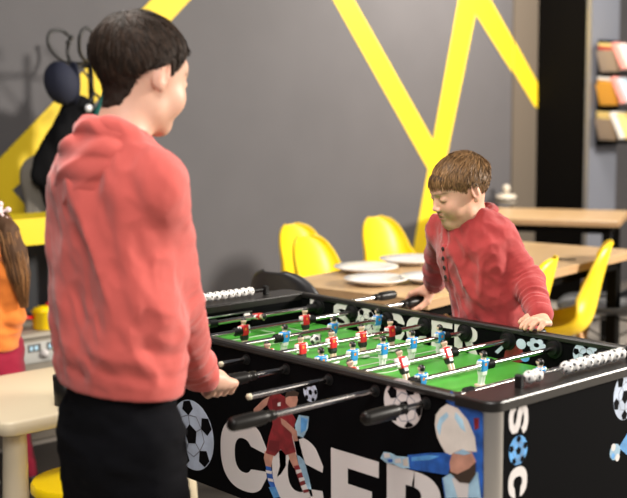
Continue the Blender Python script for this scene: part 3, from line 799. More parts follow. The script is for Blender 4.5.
cloth_blob('baseball_cap',capo,c-.2,c+.2,.006,M_navy,.002,label='dark navy cap hanging from the left hook of the coat stand',cat='cap')
jk=union([cone(loc2(-.10,1.43,.08),loc2(-.20,1.30,.10),.05,.075,.6,(1,0,0)),(cone(loc2(-.12,1.42,.05),loc2(-.26,1.18,.06),.05,.09,.5,(1,0,0)),.05),(cone(loc2(-.10,1.40,.04),loc2(-.16,1.05,.04),.05,.11,.5,(1,0,0)),.06),(cone(loc2(-.25,1.2,.06),loc2(-.34,1.12,.06),.045,.03,.5,(1,0,0)),.04),
   (cone(loc2(-.12,1.1,.02),loc2(-.08,.62,.0),.12,.15,.45,(1,0,0)),.06)],.05)
cloth_blob('black_jacket',jk,np.array(loc2(-.5,.4,-.15)),np.array(loc2(.2,1.55,.25)),.010,M_jk,.016,label='black jacket bunched on the coat stand below the cap',cat='jacket')
ct=union([cone(loc2(-.30,1.13,-.03),loc2(-.29,.76,-.03),.055,.085,.5,(1,0,0)),(cone(loc2(-.2,1.25,-.04),loc2(-.30,1.1,-.03),.04,.06,.5,(1,0,0)),.05)],.05)
cloth_blob('grey_coat',ct,np.array(loc2(-.5,.55,-.2)),np.array(loc2(0,1.4,.15)),.010,M_bg,.010,label='grey beige coat hanging at the left under the black jacket',cat='coat')
te=union([cone(loc2(.05,1.53,.10),loc2(.02,1.40,.10),.028,.052,.5,(1,0,0)),(cone(loc2(.02,1.40,.10),loc2(-.02,1.30,.10),.052,.04,.5,(1,0,0)),.04)],.04)
cloth_blob('teal_scarf',te,np.array(loc2(-.2,1.1,-.0)),np.array(loc2(.3,1.65,.3)),.007,M_teal,.006,(14,14,4),label='teal cloth hanging on the coat stand beside the older boy neck',cat='scarf')
q=MB(); q.lathe([(.0,-.004),(.017,-.003),(.02,.0),(.017,.005),(0,.007)],(0,0,0),24,axis=0); o=q.build('round_badge',mat('badge_silver',(.6,.6,.62),.3,.5),smooth=True); o.location=loc2(-.105,1.435,.145); tag(o,'small pale round badge pinned near the top of the black jacket','badge')
# ================================================================== TOY KITCHEN
M_kb=mat('toy_kitchen_beige',(.36,.32,.26),.55,var=.08,vscale=6); M_kd=mat('toy_kitchen_dark',(.07,.065,.06),.5); M_toyy=mat('yellow_toy_plastic',(.95,.66,.0),.3); M_toyr=mat('red_toy_plastic',(.62,.012,.01),.3)
tk=thing('toy_kitchen','pale grey toy kitchen with a yellow upper shelf behind the girl','toy kitchen',(-2.48,.35,0))
def kb(name,lo,hi,m,par=tk,bev=.006): q=MB(); q.box(lo,hi,bev=bev); return q.build(name,m,par)
kb('cabinet',(-2.66,-.25,.0),(-2.31,.95,.455),M_kb)
kb('worktop',(-2.67,-.27,.455),(-2.285,.97,.475),M_kb)
kb('control_panel',(-2.31,.16,.345),(-2.302,.80,.435),mat('panel_pale',(.50,.50,.47),.4),bev=.002)
q=MB()
for k,(a,b) in enumerate([(.255,.315),(.345,.40),(.55,.61)]):
    q=MB()
    q.box((-2.302,a,.395),(-2.2995,b,.428),0); q.box((-2.2995,a+.008,.402),(-2.2985,a+.022,.421),1); q.box((-2.2995,a+.030,.402),(-2.2985,a+.046,.421),1); q.build('printed_dial',[M_kd,M_pls],tk)
for y in(.33,.48,.66):
    q=MB(); q.lathe([(.019,0),(.019,.012),(.013,.018),(.010,.024),(0,.024)],(-2.302,y,.382),20,axis=0); q.build('knob',M_pw,tk,smooth=True)
for y0,y1 in((-.22,.33),(.36,.92)):
    d=kb('door',(-2.31,y0,.05),(-2.298,y1,.31),M_kb,bev=.004)
    q=MB(); q.tube([(-2.298,y0+.18,.27),(-2.275,y0+.19,.27),(-2.275,y0+.33,.27),(-2.298,y0+.34,.27)],.007,10); q.build('handle',M_pw,d,smooth=True)
q=MB(); r=.03; pts=[]
y0,y1,z0,z1=.19,.95,.855,.97
for cy,cz,a0 in((y0+r,z0+r,180),(y1-r,z0+r,270),(y1-r,z1-r,0),(y0+r,z1-r,90)):
    for k in range(7): t_=math.radians(a0+90*k/6); pts.append((cy+r*math.cos(t_),cz+r*math.sin(t_)))
q.prism(pts,-2.56,-2.31,lambda u,v,d:(d,u,v)); q.build('upper_shelf',mat('yellow_shelf_plastic',(.80,.60,.006),.4),tk,angle=40)
for y in(.62,.9):
    kb('post',(-2.55,y-.02,.475),(-2.51,y+.02,.86),M_black)
kb('shade_panel',(-2.67,-.25,.475),(-2.655,.95,.86),mat('shade_panel_dark',(.018,.02,.024),.7))  # dark sheet added; its colour stands in for wall shade and black coat
# toys on it
def pot(name,label,cat,x,y,r,h,m,hm):
    t=thing(name,label,cat,(x,y,.475)); LOCAL[0]=True
    q=MB(); q.lathe([(r*.85,0),(r*.97,.006),(r,h),(r*1.06,h+.003),(r*1.06,h+.007),(r*.9,h+.006),(r*.85,.01),(0,.01)],(0,0,0),28); q.build('body',m,t,smooth=True)
    q=MB(); q.lathe([(r*1.02,h+.006),(r*.8,h+.02),(r*.2,h+.028),(0,h+.028)],(0,0,0),28); q.build('lid',m,t,smooth=True)
    q=MB(); q.tube([(0,-r,h*.75),(0,-r-.035,h*.8),(0,-r-.07,h*.82)],[.008,.008,.010],10); q.build('handle',hm,t,smooth=True)
    LOCAL[0]=False
pot('toy_pot','red toy pot on the toy kitchen next to the girl elbow','toy pot',-2.40,.245,.036,.072,M_toyr,M_toyy)
pot('toy_pot','yellow toy pot with a red handle on the toy kitchen','toy pot',-2.37,.372,.05,.075,M_toyy,M_toyr)
q=MB(); q.lathe([(.075,0),(.078,.01),(.06,.03),(.02,.085),(0,.09)],(0,0,0),28); o=q.build('toy_cone',M_toyr,smooth=True); o.location=(-2.53,.50,.475); tag(o,'red toy cone standing behind the yellow toy pot','toy')
kb2=MB(); kb2.box((-.02,-.012,0),(.02,.012,.05),bev=.004); 
# ================================================================== KIDS TABLE
M_kt=mat('cream_table_plastic',(.80,.68,.48),.42,bump=.05,bscale=300)
kt=thing('kids_table','white childrens table with rounded corners and thick tapering legs','table',(-1.24,-.24,0))
x0,x1,y0,y1=-1.575,-.970,-.548,.20; r=.05; pts=[]
for cx,cy,a0 in((x0+r,y0+r,180),(x1-r,y0+r,270),(x1-r,y1-r,0),(x0+r,y1-r,90)):
    for k in range(9): t_=math.radians(a0+90*k/8); pts.append((cx+r*math.cos(t_),cy+r*math.sin(t_)))
q=MB(); cx,cy=(x0+x1)/2,(y0+y1)/2
lay=[(.455,0,.004),(.460,0,0),(.492,0,0),(.498,.0,.003),(.50,0,.008)]
vs=[];n=len(pts)
for z,_,e in lay:
    for (x,y) in pts: vs.append((cx+(x-cx)*(1-e/.3),cy+(y-cy)*(1-e/.38),z))
fs=[tuple(range(n-1,-1,-1)),tuple(range(4*n,5*n))]+[(l*n+i,l*n+(i+1)%n,(l+1)*n+(i+1)%n,(l+1)*n+i) for l in range(4) for i in range(n)]
q.add(vs,fs); q.build('table_top',M_kt,kt,angle=50)
for lx in(x0+.075,x1-.075):
    for ly in(y0+.075,y1-.06):
        q=MB(); sx=1 if lx>cx else -1; sy=1 if ly>cy else -1
        q.tube([(lx,ly,.456),(lx,ly,.43),(lx+sx*.008,ly+sy*.008,.2),(lx+sx*.015,ly+sy*.015,0)],[.034,.036,.042,.046],24); q.build('leg',M_kt,kt,smooth=True)
t=thing('pen_cup','black cup holding coloured pens on the white childrens table','cup',(-1.05,-.288,.50)); LOCAL[0]=True
q=MB(); q.lathe([(.034,0),(.037,.003),(.040,.095),(.037,.095),(.034,.008),(0,.006)],(0,0,0),28); q.build('cup_body',M_grip,t,smooth=True); LOCAL[0]=False
for k,(c_,lb) in enumerate([((.7,.02,.02),'red pen standing in the black cup'),((.8,.8,.8),'white pen standing in the black cup'),((.05,.25,.05),'green pen standing in the black cup'),((.5,.03,.03),'dark red pen leaning left in the black cup')]):
    q=MB(); a=k*1.7; q.tube([(.012*math.cos(a),.012*math.sin(a),.008),(.03*math.cos(a),.03*math.sin(a),.125)],.0045,10); q.tube([(.03*math.cos(a),.03*math.sin(a),.125),(.032*math.cos(a),.032*math.sin(a),.134)],[.0045,.002],10)
    o=q.build('pen',mat('pen_%d'%k,c_,.4),smooth=True); o.location=(-1.05,-.288,.50); tag(o,lb,'pen')
# stools
def stool(label,x,y,m,h=.30,r=.155):
    t=thing('kids_stool',label,'stool',(x,y,0)); LOCAL[0]=True
    q=MB(); q.lathe([(0,h-.035),(r*.93,h-.035),(r,h-.028),(r,h-.008),(r*.96,h),(0,h)],(0,0,0),40); q.build('seat',m,t,angle=40)
    for k in range(4):
        a=PI/4+k*PI/2; q=MB(); q.tube([(r*.55*math.cos(a),r*.55*math.sin(a),h-.034),(r*.85*math.cos(a),r*.85*math.sin(a),0)],[.024,.030],16); q.build('leg',m,t,smooth=True)
    LOCAL[0]=False
stool('round yellow childrens stool tucked beside the white table',-.907,-.325,M_toyy)
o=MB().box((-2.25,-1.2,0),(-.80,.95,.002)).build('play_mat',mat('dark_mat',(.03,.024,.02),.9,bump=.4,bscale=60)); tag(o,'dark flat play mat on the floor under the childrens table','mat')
# low dark mat and white bin under table
# ================================================================== BOOKS ON THE COLUMN
br=thing('book_rack','black wall rack holding slanted books on the grey column side','rack',(-2.69,5.08,0))
kbk=MB(); kbk.box((-2.689,5.0,1.15),(-2.665,5.24,1.90)); kbk.build('back_plate',M_black,br)
for z in(1.185,1.43,1.665):
    q=MB(); q.box((-2.67,4.97,z-.012),(-2.40,5.26,z),M=None); q.build('tray',M_black,br)
cols=[((.80,.55,.20),'ochre'),((.75,.68,.55),'cream'),((.60,.06,.05),'red'),((.42,.33,.25),'brown'),((.82,.32,.28),'pink'),((.85,.42,.06),'orange'),((.86,.66,.25),'yellow'),((.55,.70,.80),'pale blue'),((.78,.76,.72),'white')]
M_page=mat('paper_pages',(.78,.72,.60),.7)
def book(label,col,c,size,rot):
    """size: thickness, width, height"""
    t=thing('book',label,'book',(0,0,0)); t.matrix_basis=Matrix.Translation(Vector(c))@Matrix.Rotation(rot[2],4,'Z')@Matrix.Rotation(rot[1],4,'Y')@Matrix.Rotation(rot[0],4,'X'); LOCAL[0]=True
    tx,w_,h_=size; q=MB()
    q.box((-tx/2,-w_/2,-h_/2),(-tx/2+.003,w_/2,h_/2)); q.box((tx/2-.003,-w_/2,-h_/2),(tx/2,w_/2,h_/2)); q.box((-tx/2,-w_/2,-h_/2),(tx/2,-w_/2+.003,h_/2))
    q.build('cover',mat('book_'+col[1].replace(' ','_'),col[0],.45),t)
    q=MB(); q.box((-tx/2+.003,-w_/2+.003,-h_/2+.004),(tx/2-.003,w_/2-.004,h_/2-.004)); q.build('pages',M_page,t); LOCAL[0]=False
tiers=[(1.665,[6,2,3,4,8],'top'),(1.43,[8,5,5,4,7],'middle'),(1.185,[6,6,3,8,6],'bottom')]
for z,cc,nm in tiers:
    # two flat on top, slanting to the wall; one broad cover facing left; two leaning away
    book(f'{cols[cc[0]][1]} book lying on top of the {nm} tier of the rack',cols[cc[0]],(-2.56,5.05,z+.192),(.020,.22,.16),(0,PI/2+.12,-.15))
    book(f'{cols[cc[1]][1]} book under the topmost one of the {nm} tier',cols[cc[1]],(-2.56,5.05,z+.168),(.022,.21,.165),(0,PI/2+.12,-.12))
    book(f'{cols[cc[2]][1]} book showing its cover on the {nm} tier',cols[cc[2]],(-2.585,4.98,z+.085),(.022,.16,.16),(0,-.35,PI/2-.1))
    book(f'{cols[cc[3]][1]} book leaning out steeply on the {nm} tier',cols[cc[3]],(-2.475,5.00,z+.112),(.024,.17,.20),(0,-.45,.05))
    book(f'{cols[cc[4]][1]} book leaning beside the steep one of the {nm} tier',cols[cc[4]],(-2.445,5.04,z+.108),(.022,.17,.19),(0,-.45,.05))
# far bits at the right edge
def pz(px,py,D): return P(px,py,D)
sh=thing('side_cabinet','pale wooden cabinet beyond the column at the right edge','cabinet',(-2.65,6.6,0))
q=MB(); q.box((-2.86,6.35,0),(-2.2,6.85,.70),bev=.004); q.build('body',M_beech,sh)
q=MB(); q.lathe([(.04,0),(.042,.09),(.03,.13),(.014,.16),(.014,.20),(0,.2)],(0,0,0),24); o=q.build('green_bottle',mat('green_glass',(.02,.22,.03),.15),smooth=True); o.location=(-2.72,6.5,.70); tag(o,'green bottle on the cabinet at the right edge','bottle')
q=MB(); q.lathe([(.05,0),(.055,.05),(.05,.09),(.0,.095)],(0,0,0),24); o=q.build('storage_jar',mat('ochre_jar',(.45,.33,.08),.4),smooth=True); o.location=(-2.60,6.45,.70); tag(o,'ochre jar in front of the green bottle at the right edge','jar')
# ================================================================== PEOPLE
def head_items(c,M,s,lids=False,jaw=1.0):
    """head as distance functions; local x right, y forward, z up; s=1 -> 0.21 m chin to crown"""
    c=np.array(c,float)
    def L(x,y,z): return c+M@(np.array([x,y,z])*s)
    R=lambda *r: np.array(r)*s
    it=[ell(L(0,-.014,.028),R(.0735,.092,.080),M),
        (ell(L(0,.020,-.012),R(.062,.070,.070),M),.03*s),
        (ell(L(0,.030,-.052),R(.050*jaw,.052,.048),M),.03*s),
        (ell(L(0,.062,-.084),R(.017,.016,.014),M),.025*s),
        (cone(L(-.040,.012,-.066),L(-.012,.066,-.088),.016*s,.012*s),.03*s),(cone(L(.040,.012,-.066),L(.012,.066,-.088),.016*s,.012*s),.03*s),
        (ell(L(-.037,.058,-.034),R(.025,.025,.028),M),.025*s),(ell(L(.037,.058,-.034),R(.025,.025,.028),M),.025*s),   # cheeks
        (ell(L(0,.068,.035),R(.045,.022,.026),M),.02*s),                                                        # forehead
        ('-',ell(L(-.031,.096,.004),R(.019,.014,.012),M),.014*s),('-',ell(L(.031,.096,.004),R(.019,.014,.012),M),.014*s),
        (cone(L(0,.084,.008),L(0,.101,-.025),.0058*s,.0074*s),.012*s),
        (ell(L(0,.102,-.027),R(.0078,.0078,.0070),M),.006*s),
        (ell(L(-.0105,.096,-.031),R(.0065,.008,.006),M),.005*s),(ell(L(.0105,.096,-.031),R(.0065,.008,.006),M),.005*s),
        ('-',ell(L(-.006,.101,-.038),R(.0032,.0045,.003),M),.002*s),('-',ell(L(.006,.101,-.038),R(.0032,.0045,.003),M),.002*s),
        (cone(L(-.030,.082,.022),L(-.012,.089,.021),.005*s,.004*s),.012*s),(cone(L(.030,.082,.022),L(.012,.089,.021),.005*s,.004*s),.012*s),
        (ell(L(0,.080,-.056),R(.020,.012,.014),M),.012*s),
        (cone(L(-.017,.087,-.0535),L(-.004,.0925,-.0500),.0032*s,.0042*s),.005*s),(cone(L(.017,.087,-.0535),L(.004,.0925,-.0500),.0032*s,.0042*s),.005*s),
        (cone(L(-.015,.085,-.063),L(.0,.0895,-.0645),.0036*s,.0052*s),.005*s),(cone(L(.015,.085,-.063),L(.0,.0895,-.0645),.0036*s,.0052*s),.005*s),
        ('-',cone(L(-.016,.092,-.0575),L(.016,.092,-.0575),.0022*s),.003*s),('-',cone(L(0,.100,-.0575),L(0,.094,-.0575),.0025*s,.0025*s),.003*s)]
    for sx in(-1,1):
        # eyelids: upper lid covers most of the eye (looking down)
        it.append((ell(L(sx*.031,.0755,.002),R(.0155,.0140,.0125),M),.005*s))
        it.append(('-',cone(L(sx*.0205,.0895,-.0035),L(sx*.042,.086,-.0035),.0019*s),.002*s))
        # ear
        e=L(sx*.0735,-.012,-.002); Re=M@np.array(Matrix.Rotation(sx*-.35,3,'Z'))@np.array(Matrix.Rotation(-.18,3,'X'))
        it.append((ell(e+M@(np.array([sx*.004,-.003,0])*s),R(.0085,.0185,.031),Re),.006*s))
        it.append(('-',ell(e+M@(np.array([sx*.0125,.003,.004])*s),R(.006,.0105,.019),Re),.005*s))
        it.append((cone(e+M@(np.array([sx*.007,-.006,-.008])*s),e+M@(np.array([sx*.007,-.004,.014])*s),.0032*s),.005*s))
        it.append((ell(e+M@(np.array([sx*.005,.010,-.001])*s),R(.004,.004,.007),M),.004*s))
        it.append((ell(e+M@(np.array([sx*.003,.003,-.026])*s),R(.006,.009,.009),M),.006*s))
    return it
def rotv(v,ax,a):
    return np.array(Matrix.Rotation(a,3,Vector(ax))@Vector(v))
def grip_items(c,axis,pd,sgn,s,R,wrist=None):
    """hand closed round a handle; axis points away from the owner, pd = side of the palm"""
    c=np.array(c,float);axis=nrm(axis);pd=nrm(pd-axis*(np.array(pd)@axis))
    w=np.array(wrist,float) if wrist is not None else c+pd*(R+.022)-axis*.072
    it=[];offs=[.030,.010,-.010,-.029];lens=[1,1.06,1,.84]
    pc=c+pd*(R+.017)-axis*.012
    it.append(cone(w,pc,.019*s,.019*s,.7,pd))
    for j in range(4):
        o=c+axis*offs[j]*s; rr=R+.0095*s
        ang=[42,95,150,200]
        pts=[o+rotv(pd,axis,sgn*math.radians(a*lens[j]))*(rr+(.004 if a<60 else 0)) for a in ang]
        it.append((cone(w+(pc-w)*.35,pts[0],.015*s,.0105*s),.012*s))
        rad=[.0100,.0092,.0085,.0074]
        for k in range(3): it.append((cone(pts[k],pts[k+1],rad[k]*s*(.86 if j==3 else 1),rad[k+1]*s*(.86 if j==3 else 1)),.0035*s))
    tb_=[w+(pc-w)*.25+rotv(pd,axis,-sgn*1.0)*.012, c+axis*(-.012)+rotv(pd,axis,-sgn*math.radians(62))*(R+.014), c+axis*.016+rotv(pd,axis,-sgn*math.radians(100))*(R+.011), c+axis*.036+rotv(pd,axis,-sgn*math.radians(128))*(R+.010)]
    for k,(a,b,kk) in enumerate([(.015,.0125,.014),(.0122,.0102,.006),(.0100,.0085,.004)]): it.append((cone(tb_[k],tb_[k+1],a*s,b*s),kk))
    return it,w
def rest_hand(w,kn_c,side,fwd,s,tipz):
    """hand resting palm down, fingers bent over an edge. side = unit vector index->little"""
    it=[];w=np.array(w,float);kn_c=np.array(kn_c,float);side=nrm(side);fwd=nrm(fwd); up=np.array([0,0,1.])
    it.append(cone(w,w+(kn_c-w)*.7,.020*s,.022*s,.62,up))
    for j in range(4):
        o=(j-1.5)*.0185*s; ln=[.92,1.05,1,.8][j]
        k0=kn_c+side*o+up*[0,.003,.002,-.002][j]
        k1=k0+fwd*.031*ln*s+up*(.003); k2=k1+fwd*.020*ln*s-up*.012*s+side*o*.05; k3=k2+fwd*.008*s-up*.016*ln*s
        if tipz is not None: k2[2]=max(k2[2],tipz+.012); k3[2]=max(k3[2],tipz+.008)
        it.append((cone(w,k0,.015*s,.0105*s),.010*s))
        for a,b,ra,rb in((k0,k1,.0103,.0092),(k1,k2,.0090,.0082),(k2,k3,.0082,.0070)): it.append((cone(a,b,ra*s,rb*s),.003*s))
        it.append((ell(k0+up*.004*s,np.array([.008,.008,.007])*s),.004*s))
    t0=w+(kn_c-w)*.25-side*.016*s; t1=t0+fwd*.020*s-side*.014*s-up*.006; t2=t1+fwd*.022*s-side*.002*s-up*.006; t3=t2+fwd*.015*s+side*.003-up*.002
    for a,b,ra,rb,k in((t0,t1,.0145,.0118,.012),(t1,t2,.0112,.0098,.006),(t2,t3,.0096,.0080,.004)): it.append((cone(a,b,ra*s,rb*s),k))
    return it
SK=dict(near=np.array([.64,.385,.28]),far=np.array([.74,.42,.29]),girl=np.array([.58,.31,.22]))
M_skin=attr_mat('skin',.48,sss=.12,spec=.35,bump=.05,bscale=700)
def skin_cols(V,base,c,M,s,brow=(.10,.055,.03),browa=.75):
    n=len(V); C=np.tile(base,(n,1)); L=((V-c)@M)/s
    near=(np.abs(L)<np.array([.11,.13,.12])).all(1)
    C*= (1+.05*fbm(V*35,2))[:,None]
    def blob(x,y,z,rx_,ry_,rz_,col,a):
        d=((L[:,0]-x)/rx_)**2+((L[:,1]-y)/ry_)**2+((L[:,2]-z)/rz_)**2
        w=(np.exp(-d)*a*near)[:,None]; C[:]=C*(1-w)+np.array(col)*w
    for sx in(-1,1):
        blob(sx*.040,.065,-.028,.020,.03,.016,(.66,.25,.19),.5)
        blob(sx*.078,-.01,0,.012,.03,.03,(.66,.26,.19),.45)
        for t in np.linspace(0,1,9):
            x=sx*(.013+.034*t); z=.0215+.0055*math.sin(t*2.2)-.004*t
            blob(x,.085-.015*t,z,.005,.02,.0032,brow,browa*.55)
        for t in np.linspace(0,1,9):
            x=sx*(.019+.025*t); blob(x,.088-.006*t,-.0042-.0012*math.sin(t*PI),.0024,.012,.0017,(.06,.03,.02),.8)
        blob(sx*.030,.09,.009,.014,.012,.004,(.50,.25,.18),.35)
    blob(0,.095,-.0505,.015,.02,.0045,(.50,.14,.12),.85); blob(0,.095,-.0640,.013,.02,.005,(.55,.17,.14),.85)
    blob(0,.096,-.0575,.014,.02,.0022,(.12,.03,.03),.9)
    blob(0,.106,-.03,.012,.012,.008,(.64,.28,.20),.4)
    return np.clip(C,0,1)
def make_mesh(name,f,lo,hi,h,m,par,zf=None,zc=None,smooth=2,disp=None,cols=None,B=10,margin=1.0):
    X,Y,Z=bounds_grid(lo,hi,h,zf,zc); V,Q=surf(f,X,Y,Z,B=B,smooth=smooth,margin=margin)
    if disp is not None:
        N=vnormals(V,Q); V=V+N*disp(V,N)[:,None]
    return qmesh(name,V,Q,m,par,cols=cols(V) if cols is not None else None),V,Q
# ---- hair
def hair_region(L,front=.058,nape=-.062,side=-.006,fr_w=1.0):
    """signed height above the hairline for local head coords (unit scale)"""
    ph=np.abs(np.arctan2(L[:,0],L[:,1]))   # 0 front .. pi back
    xs=np.radians([0,30,52,66,80,92,108,130,155,180]); ys=[front,front-.002,front-.018,front-.045,side-.012,side+.016,side-.004,side-.030,nape+.006,nape]
    return L[:,2]-np.interp(ph,xs,ys)
def hair(par,c,M,s,hitems,mt_cap,mt_str,n,thick,length,flow,hl,seed=1,fringe=None,w=.0011,lift=.10):
    hf=union(hitems,.01*s)
    def cap(p):
        L=((p-c)@M)/s; d=hf(p); r=hair_region(L,**hl)*s
        t=thick(L)*s
        a=ell(c+M@(np.array([0,-.014,.028])*s),np.array([.0735,.092,.080])*s,M)(p)
        dd=np.minimum(d,a)-t
        # stay off the ears
        return smax(dd,-r,.012*s)
    lo=c-.16*s;hi=c+.16*s
    X,Y,Z=bounds_grid(lo,hi,.0032*s); V,Q=surf(cap,X,Y,Z,B=9,smooth=2)
    N=vnormals(V,Q); L=((V-c)@M)/s
    # comb grooves
    fl=flow(L); 
    V=V+N*(.0016*s*fbm(L*np.array([60,60,60]),3)+.002*s*fbm(L*np.array([22,22,22])+5,2))[:,None]
    o=qmesh('hair',V,Q,mt_cap,par)
    r=np.random.default_rng(seed)
    fc=V[Q].mean(1); outw=(fc-(c+M@(np.array([0,-.014,.028])*s))); fn=np.cross(V[Q[:,2]]-V[Q[:,0]],V[Q[:,3]]-V[Q[:,1]]); ar=np.linalg.norm(fn,axis=1); fn=fn/(ar[:,None]+1e-12)
    ok=((outw*fn).sum(1)>.02*s*0)&((fn*outw).sum(1)>.3*np.linalg.norm(outw,axis=1)); ok&=(hair_region((fc-c)@M/s,**hl)>.002)
    pr=ar*ok; pr/=pr.sum(); ids=r.choice(len(fc),n,p=pr)
    root=fc[ids]+r.normal(0,.0012,(n,3)); nn=fn[ids]; Ls=((root-c)@M)/s
    ln=length(Ls)*s*r.uniform(.7,1.15,n)
    K=6; pts=[root-nn*.001]; cur=root.copy(); jit=r.normal(0,.16,(n,3)); lf=lift*r.uniform(.2,1.6,n)
    cen=c+M@(np.array([0,-.014,.028])*s)
    for k in range(K):
        Lc=((cur-c)@M)/s; d=flow(Lc)@M.T+jit; o_=cur-cen; rr=np.linalg.norm(o_,axis=1)[:,None]; o_=o_/rr
        d=d-o_*(d*o_).sum(1)[:,None]; d/=np.linalg.norm(d,axis=1)[:,None]+1e-9
        step=d+o_*(lf*(1-.5*k/K))[:,None]; cur=cur+step*(ln/K)[:,None]; pts.append(cur.copy())
    pts=np.array(pts)              # K+1,n,3
    Vv=[];
    wd=w*s*np.array([.8,1,1,.95,.8,.55,.12]); 
    tdir=pts[1:]-pts[:-1]; tdir=np.concatenate([tdir,tdir[-1:]]); 
    on=pts-cen; side=np.cross(tdir,on+r.normal(0,.03,(1,n,3))); side/=np.linalg.norm(side,axis=2)[...,None]+1e-9
    A_=pts-side*wd[:,None,None]; B_=pts+side*wd[:,None,None]
    VV=np.stack([A_,B_],2)         # K+1,n,2,3
    VV=VV.transpose(1,0,2,3).reshape(-1,3); base=(np.arange(n)*(2*(K+1)))[:,None]
    q=np.array([[2*k,2*k+1,2*k+3,2*k+2] for k in range(K)]); QQ=(base[:,:,None]+q[None]).reshape(-1,4)
    # shade of each lock
    qmesh('hair_strands',VV,QQ,mt_str,o)
    return o
def hair_mat(name,c0,c1,rough=.38):
    m=mat(name,c0,rough+.08,spec=.22); nt=m.node_tree; b=nt.nodes['Principled BSDF']; g_=nt.nodes.new('ShaderNodeNewGeometry'); r=nt.nodes.new('ShaderNodeValToRGB')
    r.color_ramp.elements[0].color=(*c0,1); r.color_ramp.elements[1].color=(*c1,1); nt.links.new(g_.outputs['Random Per Island'],r.inputs['Fac']); nt.links.new(r.outputs['Color'],b.inputs['Base Color']); return m
def frame(fwd,up=(0,0,1),pitch=0,roll=0):
    f=nrm(fwd); r=nrm(np.cross(f,up)); u=np.cross(r,f)
    M=np.stack([r,f,u],1)
    if pitch: M=np.array(Matrix.Rotation(pitch,3,Vector(r)))@M
    if roll: M=np.array(Matrix.Rotation(roll,3,Vector(f)))@M
    return M
def ridge(p,o=2): return 1-np.abs(fbm(p,o))*1.6
def garment_mat(name,c,sheen=.3,rough=.85): return mat(name,c,rough,spec=.2,sheen=sheen,bump=.35,bscale=900,var=.06,vscale=14)
def shoe(par,ank,fwd,s,m,ms):
    f=nrm(fwd); a=np.array(ank,float); toe=a+f*.135*s; heel=a-f*.045*s; a0=a.copy()
    up=np.array([0,0,1.]); it=[cone(heel*[1,1,0]+up*.035,toe*[1,1,0]+up*.030,.036*s,.033*s),(cone(a*[1,1,0]+up*.04,a*[1,1,0]+up*.085,.040*s,.040*s),.03),('&',lambda p:.004-p[:,2],.002)]
    ff=union(it,.02); c=(heel+toe)/2; lo=np.array([c[0]-.2,c[1]-.2,-.01]);hi=np.array([c[0]+.2,c[1]+.2,.15])
    o,_,_=make_mesh('shoe',ff,lo,hi,.006,m,par)
    it=[cone(heel*[1,1,0]+up*.012,toe*[1,1,0]+up*.012,.041*s,.038*s),('&',lambda p:np.maximum(.001-p[:,2],p[:,2]-.022),.002)]
    make_mesh('sole',union(it,.01),lo,hi,.005,ms,o)
    return o
M_shoe=mat('dark_shoe',(.03,.03,.035),.6); M_sole=mat('white_shoe_sole',(.6,.6,.58),.6)
